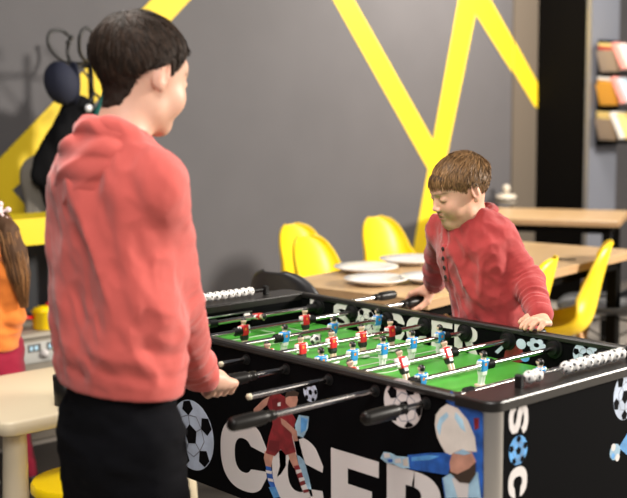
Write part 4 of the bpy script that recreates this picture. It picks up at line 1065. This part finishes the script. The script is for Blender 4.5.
# =============================================================== older boy
M_h1=garment_mat('salmon_hoodie_cloth',(.58,.105,.088)); M_t1=mat('black_trouser_cloth',(.0055,.0055,.007),.9,spec=.08,bump=.3,bscale=900)
def older_boy():
    F=nrm((-.12,.99,0)); Rb=np.array([F[1],-F[0],0]); up=np.array([0,0,1.])
    hc=P(142,75,2.30); s=.995; M=frame((-.10,1,0),pitch=-.26,roll=.03)
    b0=P(121,400,2.32); base=np.array([b0[0],b0[1],0])
    t=thing('person','older boy seen from behind in a salmon hoodie and black trousers, reaching for a rod','person',tuple(base))
    hips=np.array([base[0],base[1],.80]); 
    w0=P(119,330,2.31); w1=P(114,250,2.29); w2=P(112,195,2.28); sh=P(120,168,2.285)
    SR=sh+Rb*.118-up*.030; SL=sh-Rb*.130-up*.026
    EL=P(176,300,2.36); hand=np.array([.075,-.548,ZR])
    gi,wr=grip_items(hand,(0,1,0),(.75,0,.66),1,.95,.0155,wrist=hand+np.array([.020,-.066,.034]))
    handL=np.array([-.225,-.555,ZR]); gl,wl=grip_items(handL,(0,1,0),(-.5,0,.85),-1,.95,.0155,wrist=handL+np.array([-.02,-.078,.040]))
    ELL=(SL+wl)/2+np.array([-.02,.03,-.12])
    knee=[hips-Rb*.085+up*(-.37)+F*.02,hips+Rb*.085+up*(-.37)+F*.02]; ank=[np.array([*(hips-Rb*.10)[:2],.075]),np.array([*(hips+Rb*.10-F*.0)[:2],.075])]
    # --- skin body
    hi_=head_items(hc,M,s)
    nk0=sh+up*.02-F*.005; nk1=hc+M@(np.array([0,-.018,-.035])*s)
    body=[ (f,k) if not isinstance(f,tuple) else f for f,k in [(x,.01*s) for x in hi_]]
    body=list(hi_)+[(cone(nk0,nk1,.052,.050),.03),(cone(nk0+Rb*.05-up*.02,nk0-Rb*.05-up*.02,.034,.034),.03),
        (cone(w2,hips,.11,.11,.65,F),.05),(cone(SL,SR,.045,.045),.04),
        (cone(SR,EL,.040,.032),.02),(cone(EL,wr,.032,.022,),.015),(cone(SL,ELL,.040,.032),.02),(cone(ELL,wl,.032,.022),.015),
        (cone(hips-Rb*.07,knee[0],.070,.045),.03),(cone(knee[0],ank[0],.045,.030),.02),(cone(hips+Rb*.07,knee[1],.070,.045),.01),(cone(knee[1],ank[1],.045,.030),.02)]
    bf=union(body+[(g_ if isinstance(g_,tuple) else (g_,.012)) for g_ in gi+gl],.01)
    lo=np.array([-.33,-1.13,.05]);hi=np.array([.50,-.46,hc[2]+.14])
    make_mesh('body',bf,lo,hi,.0036,M_skin,t,zf=(.76,1.8),zc=.012,smooth=1,cols=lambda V:skin_cols(V,SK['near'],hc,M,s),B=12)
    # --- hair
    hl=dict(front=.066,nape=-.090,side=.008)
    def thick(L):
        top=np.clip((L[:,2]-.0)/.07,0,1); fr=np.clip(L[:,1]/.08,0,1)
        nape=np.clip((L[:,2]+.07)/.07,0,1)
        return .0020+.012*top+.0*fr*top
    def flow(L):
        cr=np.array([.0,-.055,.10]); d=L-cr; d=d+np.array([0,.02,0]); d[:,2]-=.03; return d/(np.linalg.norm(d,axis=1)[:,None]+1e-9)
    length=lambda L:.004+.030*np.clip((hair_region(L,**hl)-.012)/.05,0,1)
    hair(t,hc,M,s,hi_+[(cone(nk0,nk1,.052,.050),.03)],hair_mat('dark_brown_hair_mass',(.018,.011,.007),(.020,.012,.008),.6),hair_mat('dark_brown_hair_strands',(.010,.007,.005),(.045,.024,.014),.55),10000,thick,length,flow,hl,1,lift=.06,w=.0009)
    # --- hoodie
    hemz=.853
    def arm(S,E,W,r0,r1,r2):
        m1=E+(W-E)*.97
        return [(cone(S,E,r0,r1),.03),(cone(E,m1,r1,r2),.02)]
    nf=Rb*0
    tor=[cone(w2,w1,.135,.136,.72,F),(cone(w1,w0,.136,.138,.74,F),.05),(cone(w0,hips+up*.03,.138,.143,.76,F),.05),
         (cone(SL+Rb*.02,SR-Rb*.02,.052,.052),.06),(cone(sh+up*.03,w2,.060,.10,.75,F),.06)]
    tor+=[(f,k) for f,k in arm(SR,EL,wr+(wr-EL)*.06,.055,.052,.041)]
    tor+=[(f,k) for f,k in arm(SL,ELL,wl,.056,.050,.036)]
    # collar and hood lying on the back
    cc=sh+up*.050+F*.004
    def ring(c,rr,n_,tilt,r,dn=0,a0=0,a1=2*PI,fx=1.0):
        o=[];pr=None
        for k in range(n_+1):
            a=a0+(a1-a0)*k/n_; v=Rb*math.cos(a)*rr*fx+F*math.sin(a)*rr; p=c+v+up*(tilt*math.sin(a)*rr)-up*dn*max(0,-math.sin(a))
            if pr is not None: o.append((cone(pr,p,r if not callable(r) else r(a)),.012))
            pr=p
        return o
    tor+=ring(cc,.066,20,-.55,.022)
    hood=[]
    for j,(rr,dz,dn,rad,a0,a1,sh_) in enumerate([(.066,.006,.0,.017,.86,2.16,0),(.077,-.018,.014,.020,.92,2.10,-.004),(.080,-.040,.026,.021,1.0,2.0,-.010),(.070,-.060,.034,.020,1.1,1.86,-.014)]):
        for (f_,k_) in ring(cc+up*dz-F*(.010+.007*j)+Rb*sh_,rr,18,-.35+.08*j,lambda a,rad=rad:rad*(.75+.45*max(0,-math.sin(a))),dn,PI*a0,PI*a1,1.0): hood.append((f_,.010))
    hood.append((cone(cc-F*.070-up*.05-Rb*.012,cc-F*.085-up*.105-Rb*.016,.046,.030),.03))
    hood=[hood[0][0]]+hood[1:]+[('-',cone(cc-up*.02,nk1+up*.04,.049,.055),.008)]
    HD=union(hood,.012)
    def hdisp(V,N):
        L=V-cc; x=L@Rb;y=L@F;z=L[:,2]
        return .009*(ridge(np.stack([x*9+z*8,y*8,z*16-x*12],1),1)-.6)
    make_mesh('hood',HD,cc-np.array([.2,.22,.24]),cc+np.array([.2,.2,.12]),.0045,M_h1,t,disp=hdisp,smooth=1)
    hoodbase=cc-F*.082-up*.022
    tor+=[('-',cone(cc-up*.02,nk1+up*.04,.050,.056),.008),('&',lambda p:(hemz+.022-.09*((p-base)@_r)-p[:,2])- np.where(((p-base)@F)>.17,.3,0),.008)]
    hf=union(tor,.02)
    def disp(V,N):
        d=np.zeros(len(V)); L=V-w1
        x=L@Rb;y=L@F;z=L[:,2]
        # which verts belong to the sleeve: closeness to the arm
        def near(a,b):
            ba=b-a;h=np.clip(((V-a)@ba)/(ba@ba),0,1); return np.linalg.norm(V-a-h[:,None]*ba,axis=1),h
        d1,h1=near(SR,EL);d2,h2=near(EL,wr); d3,h3=near(SL,ELL);d4,h4=near(ELL,wl); sl=np.clip(1-(np.minimum(np.minimum(d1,d2),np.minimum(d3,d4))-.050)/.03,0,1)
        # long diagonal drapes on the torso
        q=np.stack([x*9+z*3.2,y*6,z*2.0-x*2.0],1); d+=(1-sl)*(.0135*(ridge(q,2)-.6)+.0035*(ridge(np.stack([x*24+z*14,y*20,z*9-x*8],1),2)-.6)+.004*fbm(np.stack([x*20+z*9,y*18,z*7],1),2))
        # bunching near the hem
        hem=np.exp(-((V[:,2]-.93)/.07)**2); d+=(1-sl)*hem*.006*fbm(np.stack([x*12,y*12,z*32+x*10],1),2)
        # sleeve: rings bunched at elbow and wrist
        el=np.exp(-((h2-.05)/.25)**2)*(h2>0)+.6*np.exp(-((h1-.9)/.12)**2)*(h2<=0)
        wrst=np.exp(-((h2-.85)/.25)**2)
        t_=h1*.30+h2*.26
        d+=sl*((.2+el+1.1*wrst)*.0050*fbm(np.stack([t_*62+x*12,x*9,y*9+z*6],1),2)+.003*fbm(V*22,2)+.005*(ridge(np.stack([x*12,y*12,z*3.0],1),2)-.6)*(1-.6*wrst))
        d*=np.where(sl>.5,1,np.clip((V[:,2]-hemz-.02)/.05,.15,1))
        return d
    lo=np.array([-.36,-1.16,.80]);hi=np.array([.52,-.52,hc[2]+.0])
    make_mesh('hoodie',hf,lo,hi,.0055,M_h1,t,disp=disp,smooth=2,B=10)
    # cuffs
    for W,E in((wr,EL),(wl,ELL)):
        d=nrm(W-E); q=cone(W-d*.035,W-d*.002,.0335,.031); 
        cf=union([q,('&',lambda p,W=W,d=d:np.abs((p-(W-d*.020))@d)-.022,.006),('-',cone(W-d*.08,W+d*.05,.0255),.002)],.004)
        make_mesh('cuff',cf,W-.07,W+.07,.004,M_h1,t,disp=lambda V,N:.0008*np.sin(np.arctan2((V-W)@Rb,(V-W)@up)*26))
    # --- trousers
    tr=[cone(hips+up*.09,hips-up*.05,.120,.136,.76,F)]
    for k,sg in((0,-1),(1,1)):
        tr+=[(cone(hips+Rb*sg*.068-up*.03,knee[k],.088,.070,.95,F),.035 if k==0 else .02),(cone(knee[k],ank[k]+up*.02,.070,.056),.03)]
    tr+=[('-',rbox(hips+up*.15,(.3,.3,.055),.002),.004),('&',lambda p:.045-p[:,2],.006)]
    tf=union(tr,.03)
    lo=np.array([hips[0]-.25,hips[1]-.25,.02]);hi=np.array([hips[0]+.25,hips[1]+.25,.95])
    make_mesh('trousers',tf,lo,hi,.007,M_t1,t,disp=lambda V,N:.006*fbm(V*np.array([8,8,11]),3)+.003*fbm(V*np.array([20,20,35]),2))
    for k in(0,1): shoe(t,ank[k],F,1.08,M_shoe,M_sole)
    return t
older_boy()
# =============================================================== younger boy
M_h2=garment_mat('brick_red_henley_cloth',(.40,.045,.045)); M_t2=garment_mat('dark_blue_trouser_cloth',(.02,.03,.07),.1)
def younger_boy():
    up=np.array([0,0,1.])
    F=nrm((-.22,-.97,0)); Rb=np.array([F[1],-F[0],0])      # his right = -x side
    Rb=nrm(np.cross(F,up))
    def Py(px,py,y):
        d=P(px,py,1)-CAM; return CAM+d*((y-CAM[1])/d[1])
    hipc=Py(497,345,.52); base=np.array([hipc[0]+.03,.56,0])
    hips=np.array([base[0],.55,.66]); w0=Py(491,318,.475); w1=Py(481,278,.44); w2=Py(472,247,.425); sh=Py(471,230,.43)
    SR=Py(441,231,.455); SL=Py(500,240,.455)
    # head: looking down to his lower right (image left)
    s=.875; M=frame((-.36,-.93,0),pitch=-.34,roll=-.06); hc=Py(460,190,.375)
    ELr=Py(437,272,.56); hnd=np.array([rx(2),.615,ZR])
    gi,wr=grip_items(hnd,(0,-1,0),(.45,0,.9),1,.86,.0155,wrist=hnd+np.array([.022,.052,.052]))
    ELl=Py(528,280,.475); wl=Py(540,314,.395); kn=Py(541,321.5,.358)
    kn[2]=max(kn[2],.858)
    rh=rest_hand(wl,kn,(1,.1,0),nrm((-.05,-1,0)),.86,H)
    knee=[hips+Rb*.07-up*.30+F*.02,hips-Rb*.07-up*.30+F*.02]; ank=[np.array([*(hips+Rb*.085)[:2],.065]),np.array([*(hips-Rb*.085)[:2],.065])]
    t=thing('person','younger boy in a brick red top leaning over the far side of the football table','person',tuple(base))
    hi_=head_items(hc,M,s,jaw=.96)
    nk0=sh+up*.012; nk1=hc+M@(np.array([0,-.025,-.040])*s)
    body=list(hi_)+[(cone(nk0-up*.02,nk1,.040,.038),.022),(cone(nk0+Rb*.05-up*.01,nk0-Rb*.05-up*.01,.030),.03),
        (cone(w2,hips,.085,.090,.7,F),.05),(cone(SL,SR,.034),.03),
        (cone(SR,ELr,.031,.026),.02),(cone(ELr,wr,.026,.018),.015),(cone(SL,ELl,.031,.026),.02),(cone(ELl,wl,.026,.019),.015),
        (cone(hips+Rb*.055,knee[0],.060,.040),.03),(cone(knee[0],ank[0],.040,.027),.02),(cone(hips-Rb*.055,knee[1],.060,.040),.01),(cone(knee[1],ank[1],.040,.027),.02)]
    bf=union(body+[(g_ if isinstance(g_,tuple) else (g_,.010)) for g_ in gi+rh],.01)
    lo=np.array([min(wr[0],hc[0])-.12,.24,.04]);hi=np.array([kn[0]+.09,.74,hc[2]+.12])
    make_mesh('body',bf,lo,hi,.0030,M_skin,t,zf=(.74,1.6),zc=.012,smooth=1,cols=lambda V:skin_cols(V,SK['far'],hc,M,s),B=12)
    # hair: short sides, combed forward on top
    hl=dict(front=.056,nape=-.056,side=.010)
    def thick(L):
        top=np.clip((L[:,2]-.02)/.05,0,1); fr=np.clip((L[:,1]-.02)/.07,0,1); return .0015+.008*top+.001*fr*top
    def flow(L):
        cr=np.array([.012,-.068,.085]); d=L-cr; d[:,1]+=.05*np.clip((L[:,2]-.03)/.05,0,1); d[:,2]-=.035; return d/(np.linalg.norm(d,axis=1)[:,None]+1e-9)
    length=lambda L:.0125+.024*np.clip((L[:,2]-.02)/.06,0,1)
    hair(t,hc,M,s,hi_,hair_mat('light_brown_hair_mass',(.05,.028,.014),(.06,.032,.016),.6),hair_mat('light_brown_hair_strands',(.055,.028,.012),(.36,.20,.085),.40),12000,thick,length,flow,hl,4,lift=.10,w=.0010)
    # top
    tor=[cone(w2,w1,.118,.112,.72,F),(cone(w1,w0,.112,.112,.76,F),.05),(cone(w0,hips+up*.06,.112,.120,.80,F),.05),
         (cone(SL+Rb*.015,SR-Rb*.015,.046),.06),(cone(sh+up*.015,w2,.05,.085,.7,F),.05),
         (cone(SR,ELr,.047,.040),.03),(cone(ELr,wr+(wr-ELr)*.0,.040,.032),.02),
         (cone(SL,ELl,.043,.041),.03),(cone(ELl,wl,.044,.036),.02)]
    cc=sh+up*.022+F*.004
    Rr=nrm(M[:,0]*.0+Rb)
    def ring(c,rr,n_,tilt,r,dn=0,a0=0,a1=2*PI,fx=1.0):
        o=[];pr=None
        for k in range(n_+1):
            a=a0+(a1-a0)*k/n_; v=Rb*math.cos(a)*rr*fx+F*math.sin(a)*rr; p=c+v+up*(tilt*math.sin(a)*rr)-up*dn*max(0,-math.sin(a))
            if pr is not None: o.append((cone(pr,p,r if not callable(r) else r(a)),.010))
            pr=p
        return o
    tor+=ring(cc,.056,20,-.50,.0135)
    hood=[]
    for j,(rr,dz,dn,rad,a0,a1) in enumerate([(.060,.012,.0,.0125,.80,2.20),(.072,-.006,.012,.015,.90,2.10),(.080,-.026,.022,.016,1.0,2.0)]):
        for (f_,k_) in ring(cc+up*dz-F*(.006+.006*j),rr,18,-.45+.1*j,lambda a,rad=rad:rad*(.8+.45*max(0,-math.sin(a))),dn,PI*a0,PI*a1): hood.append((f_,.007))
    hood=[hood[0][0]]+hood[1:]+[('-',cone(cc-up*.02,nk1+up*.03,.037,.045),.006)]
    make_mesh('hood',union(hood,.008),cc-np.array([.16,.16,.16]),cc+np.array([.16,.16,.1]),.0035,M_h2,t,disp=lambda V,N:.0035*(ridge(V*np.array([22,22,34]),2)-.6),smooth=1)
    tor+=[(cone(cc-F*.07-up*.01-Rb*.03,cc-F*.085-up*.06,.026,.022),.03),(cone(cc-F*.07-up*.01+Rb*.03,cc-F*.085-up*.06,.026,.022),.03)]
    tor+=[('-',cone(cc-up*.08,nk1+up*.03,.036,.044),.006)]
    tor+=[('&',lambda p:(.715-p[:,2]),.008)]
    hf=union(tor,.018)
    def disp(V,N):
        L=V-w1;x=L@Rb;y=L@F;z=L[:,2]
        def near(a,b):
            ba=b-a;h=np.clip(((V-a)@ba)/(ba@ba),0,1); return np.linalg.norm(V-a-h[:,None]*ba,axis=1),h
        a1,h1=near(SL,ELl);a2,h2=near(ELl,wl);b1,g1=near(SR,ELr);b2,g2=near(ELr,wr)
        sl=np.clip(1-(np.minimum(a1,a2)-.038)/.02,0,1);sr=np.clip(1-(np.minimum(b1,b2)-.035)/.02,0,1); ss=np.maximum(sl,sr)
        d=(1-ss)*(.0035*(ridge(np.stack([x*30-z*16,y*22,z*14+x*10],1),2)-.6)+.0105*(ridge(np.stack([x*11-z*5,y*8,z*4+x*3],1),2)-.6)+.003*fbm(np.stack([x*26,y*20,z*14],1),2))
        t1=h1*.2+h2*.2;t2=g1*.2+g2*.2
        d+=sl*(.0046*fbm(np.stack([t1*75+x*16,x*8,y*10],1),2)*(.5+h2+np.exp(-((h1-.75)/.2)**2))+.002*fbm(V*30,2))
        d+=sr*(.0040*fbm(np.stack([t2*70-x*14,x*8,y*10],1),2)*(.6+g2)+.002*fbm(V*30,2))
        return d
    lo=np.array([min(wr[0],SR[0])-.12,.28,.69]);hi=np.array([wl[0]+.10,.76,hc[2]])
    make_mesh('henley_top',hf,lo,hi,.0045,M_h2,t,disp=disp,smooth=1,B=10)
    # placket with buttons: a strip on the chest following the surface
    Mpl=M_h2; pts=[]
    def onf(p,d):            # walk to the surface
        p=np.array(p,float)
        for _ in range(30): p=p+d*hf(p[None])[0]*-.8
        return p
    a=sh+F*.10-up*.045; vs=[]
    path=[]
    for k in range(9):
        q0=sh-up*(.035+.0135*k)+F*.16+Rb*(.004)
        p=q0.copy()
        for _ in range(60):
            dd=hf(p[None])[0]
            if dd<.0006: break
            p=p-F*max(dd*.8,.0005)
        path.append(p)
    q=MB(); q.tube([p+F*.0005 for p in path],[.011]*9,10,flat=.30,upv=F); q.build('placket',M_h2,t,smooth=True)
    Mb=mat('dark_button',(.03,.02,.02),.3)
    for k in(1,3,5,7):
        q=MB(); n_=nrm(F); b=MB(); 
        q.lathe([(0,.0),(.0058,.0),(.0062,.0012),(.0055,.0026),(.003,.0018),(0,.0018)],(0,0,0),16)
        o=q.build('button',Mb,None,smooth=True); p=path[k]+F*.0035; LOCAL[0]=False
        o.matrix_basis=Matrix.Translation(Vector(p))@Vector(F).to_track_quat('Z','Y').to_matrix().to_4x4()
        mm=o.matrix_basis.copy(); o.parent=t; o.matrix_parent_inverse=worldm(t).inverted()
    # trousers
    tr=[cone(hips+up*.06,hips-up*.02,.112,.116,.8,F)]
    for k,sg in((0,1),(1,-1)):
        tr+=[(cone(hips+Rb*sg*.058-up*.03,knee[k],.075,.058),.03 if k==0 else .018),(cone(knee[k],ank[k]+up*.01,.058,.046),.03)]
    tr+=[('&',lambda p:np.maximum(.04-p[:,2],p[:,2]-(hips[2]+.085)),.005)]
    make_mesh('trousers',union(tr,.03),np.array([hips[0]-.22,hips[1]-.2,.02]),np.array([hips[0]+.22,hips[1]+.2,.82]),.009,M_t2,t,disp=lambda V,N:.005*fbm(V*10,3))
    for k in(0,1): shoe(t,ank[k],F,.85,M_shoe,M_sole)
    return t
younger_boy()
# =============================================================== girl
M_g1=garment_mat('orange_sweater_cloth',(.80,.22,.035)); M_g2=garment_mat('crimson_trouser_cloth',(.33,.012,.04),.2)
def girl():
    up=np.array([0,0,1.]); base=P(-11,300,4.35); base[2]=0
    F=nrm(-_r*.8+_f*.6); F[2]=0; F=nrm(F); Rb=nrm(np.cross(F,up))
    t=thing('person','small girl with a ponytail in an orange sweater and crimson trousers at the left edge','person',tuple(base))
    at=lambda a,b,z: base+Rb*a+F*b+up*z
    hc=P(-20,219,4.33); s=.86; M=frame(F,pitch=-.25)
    sh=P(-14,262,4.35); SR=sh+Rb*.10;SL=sh-Rb*.10
    hips=P(-8,345,4.35); ER=P(16,318,4.30)+F*.02; 
    SR=P(2,275,4.28); WR=ER+F*.15+up*.02-Rb*.03; EL=SL+F*.03-up*.17; WL=EL+F*.14+up*.02
    kR=P(10,415,4.33)-up*.0; aR=P(27,464,4.35); aR[2]=.08; kL=P(-16,415,4.4); aL=P(-14,465,4.45); aL[2]=.08
    hi_=head_items(hc,M,s)
    g1,_=grip_items(WR+F*.05,nrm(F),(0,0,1.),1,.75,.012,wrist=WR); g2,_=grip_items(WL+F*.05,nrm(F),(0,0,1.),-1,.75,.012,wrist=WL)
    body=list(hi_)+[(cone(sh,hc+M@(np.array([0,-.02,-.04])*s),.034,.032),.02),(cone(sh,hips,.07,.08),.05),(cone(SL,SR,.03),.03),(cone(SR,ER,.028,.024),.02),(cone(ER,WR,.024,.016),.015),(cone(SL,EL,.028,.024),.02),(cone(EL,WL,.024,.016),.015),
       (cone(hips+Rb*.04,kR,.05,.036),.03),(cone(kR,aR,.036,.026),.02),(cone(hips-Rb*.04,kL,.05,.036),.02),(cone(kL,aL,.036,.026),.02)]
    bf=union(body+[(g_ if isinstance(g_,tuple) else (g_,.010)) for g_ in g1+g2],.01)
    lo=base+np.array([-.42,-.42,.05]);hi=base+np.array([.42,.42,hc[2]+.13])
    make_mesh('body',bf,lo,hi,.0048,M_skin,t,zf=(.5,1.4),zc=.012,smooth=1,cols=lambda V:skin_cols(V,SK['girl'],hc,M,s),B=12)
    hl=dict(front=.062,nape=-.052,side=.0)
    thick=lambda L:.006+.006*np.clip(L[:,2]/.06,0,1)
    tie=P(2,214,4.27)
    tl=((tie-hc)@M)/s
    def flow(L): d=tl-L; return d/(np.linalg.norm(d,axis=1)[:,None]+1e-9)
    hm=hair_mat('chestnut_hair_mass',(.07,.035,.018),(.08,.04,.02),.6); hs=hair_mat('chestnut_hair_strands',(.10,.045,.018),(.40,.20,.08),.4)
    ho=hair(t,hc,M,s,hi_,hm,hs,2500,thick,lambda L:.03+0*L[:,0],flow,hl,9,lift=.03,w=.0014)
    # ponytail
    pp=[tie,P(8,232,4.25),P(14,252,4.25),P(19,275,4.25),P(24,300,4.26)]
    rr=[.020,.036,.042,.036,.010]
    it=[(cone(pp[k],pp[k+1],rr[k],rr[k+1]),.02) for k in range(4)]
    it[0]=it[0][0]
    po,_,_=make_mesh('ponytail',union(it,.02),tie-np.array([.2,.2,.40]),tie+np.array([.2,.2,.1]),.006,hm,ho,disp=lambda V,N:.004*fbm(V*np.array([60,60,7]),2))
    r=np.random.default_rng(3); q=MB(); 
    for k in range(420):
        a=r.uniform(0,2*PI); rad=r.uniform(.75,1.1); e=r.uniform(.75,1.0)
        ln=[]
        for j in range(5):
            v=_r*math.cos(a)+nrm(np.cross(_r,[0,0,1.]))*math.sin(a); w_=.004*math.sin(j*1.9+k)
            ln.append(pp[j]*e**0+v*(rr[j]*rad+w_)+up*(-.03*e if j==4 else 0))
        q.tube(ln,[.0018,.0022,.002,.0016,.0004],3,cap=False)
    q.build('ponytail_strands',hs,po,smooth=True)
    Mc=mat('pale_pink_hair_clip',(.80,.62,.62),.5); q=MB()
    cp=tie+up*.006-_f*.02
    for k in range(5):
        a=k*2*PI/5+.3; q.tube([cp,cp+(_r*math.cos(a)+up*math.sin(a))*.030],[.012,.009],10,flat=.6); q.ball(cp+(_r*math.cos(a)+up*math.sin(a))*.030,.011,12)
    q.ball(cp-_f*.008,.012,14); q.build('hair_clip',Mc,t,smooth=True)
    tor=[cone(sh-up*.02,hips+up*.10,.100,.105,.85,F),(cone(hips+up*.12,hips-up*.015,.105,.115,.88,F),.05),(cone(SL,SR,.045),.05),(cone(SR,ER,.048,.045),.03),(cone(ER,WR,.045,.034),.02),(cone(SL,EL,.045,.042),.03),(cone(EL,WL,.042,.034),.02),
        (cone(sh,sh+up*.05,.055,.045),.03),('-',cone(sh,sh+up*.12,.036,.036),.005),('&',lambda p:np.where(np.linalg.norm(p[:,:2]-base[:2],axis=1)>.3,-1,(hips[2]-.012)-p[:,2]),.006)]
    make_mesh('sweater',union(tor,.02),lo+np.array([0,0,.35]),hi,.008,M_g1,t,disp=lambda V,N:.007*(ridge(V*np.array([9,9,14]),2)-.6)+.003*fbm(V*30,2))
    tr=[cone(hips+up*.05,hips-up*.05,.098,.105,.9,F),(cone(hips+Rb*.05-up*.03,kR,.080,.058),.03),(cone(kR,aR,.058,.042),.03),(cone(hips-Rb*.05-up*.03,kL,.080,.055),.02),(cone(kL,aL,.055,.042),.03),('&',lambda p:np.maximum(.05-p[:,2],p[:,2]-hips[2]-.07),.006)]
    make_mesh('trousers',union(tr,.02),lo-np.array([0,0,.05]),np.array([hi[0],hi[1],.75]),.009,M_g2,t,disp=lambda V,N:.005*fbm(V*np.array([9,9,20]),3))
    for a in(aR,aL): shoe(t,a,F,.72,M_shoe,M_sole)
    return t
girl()
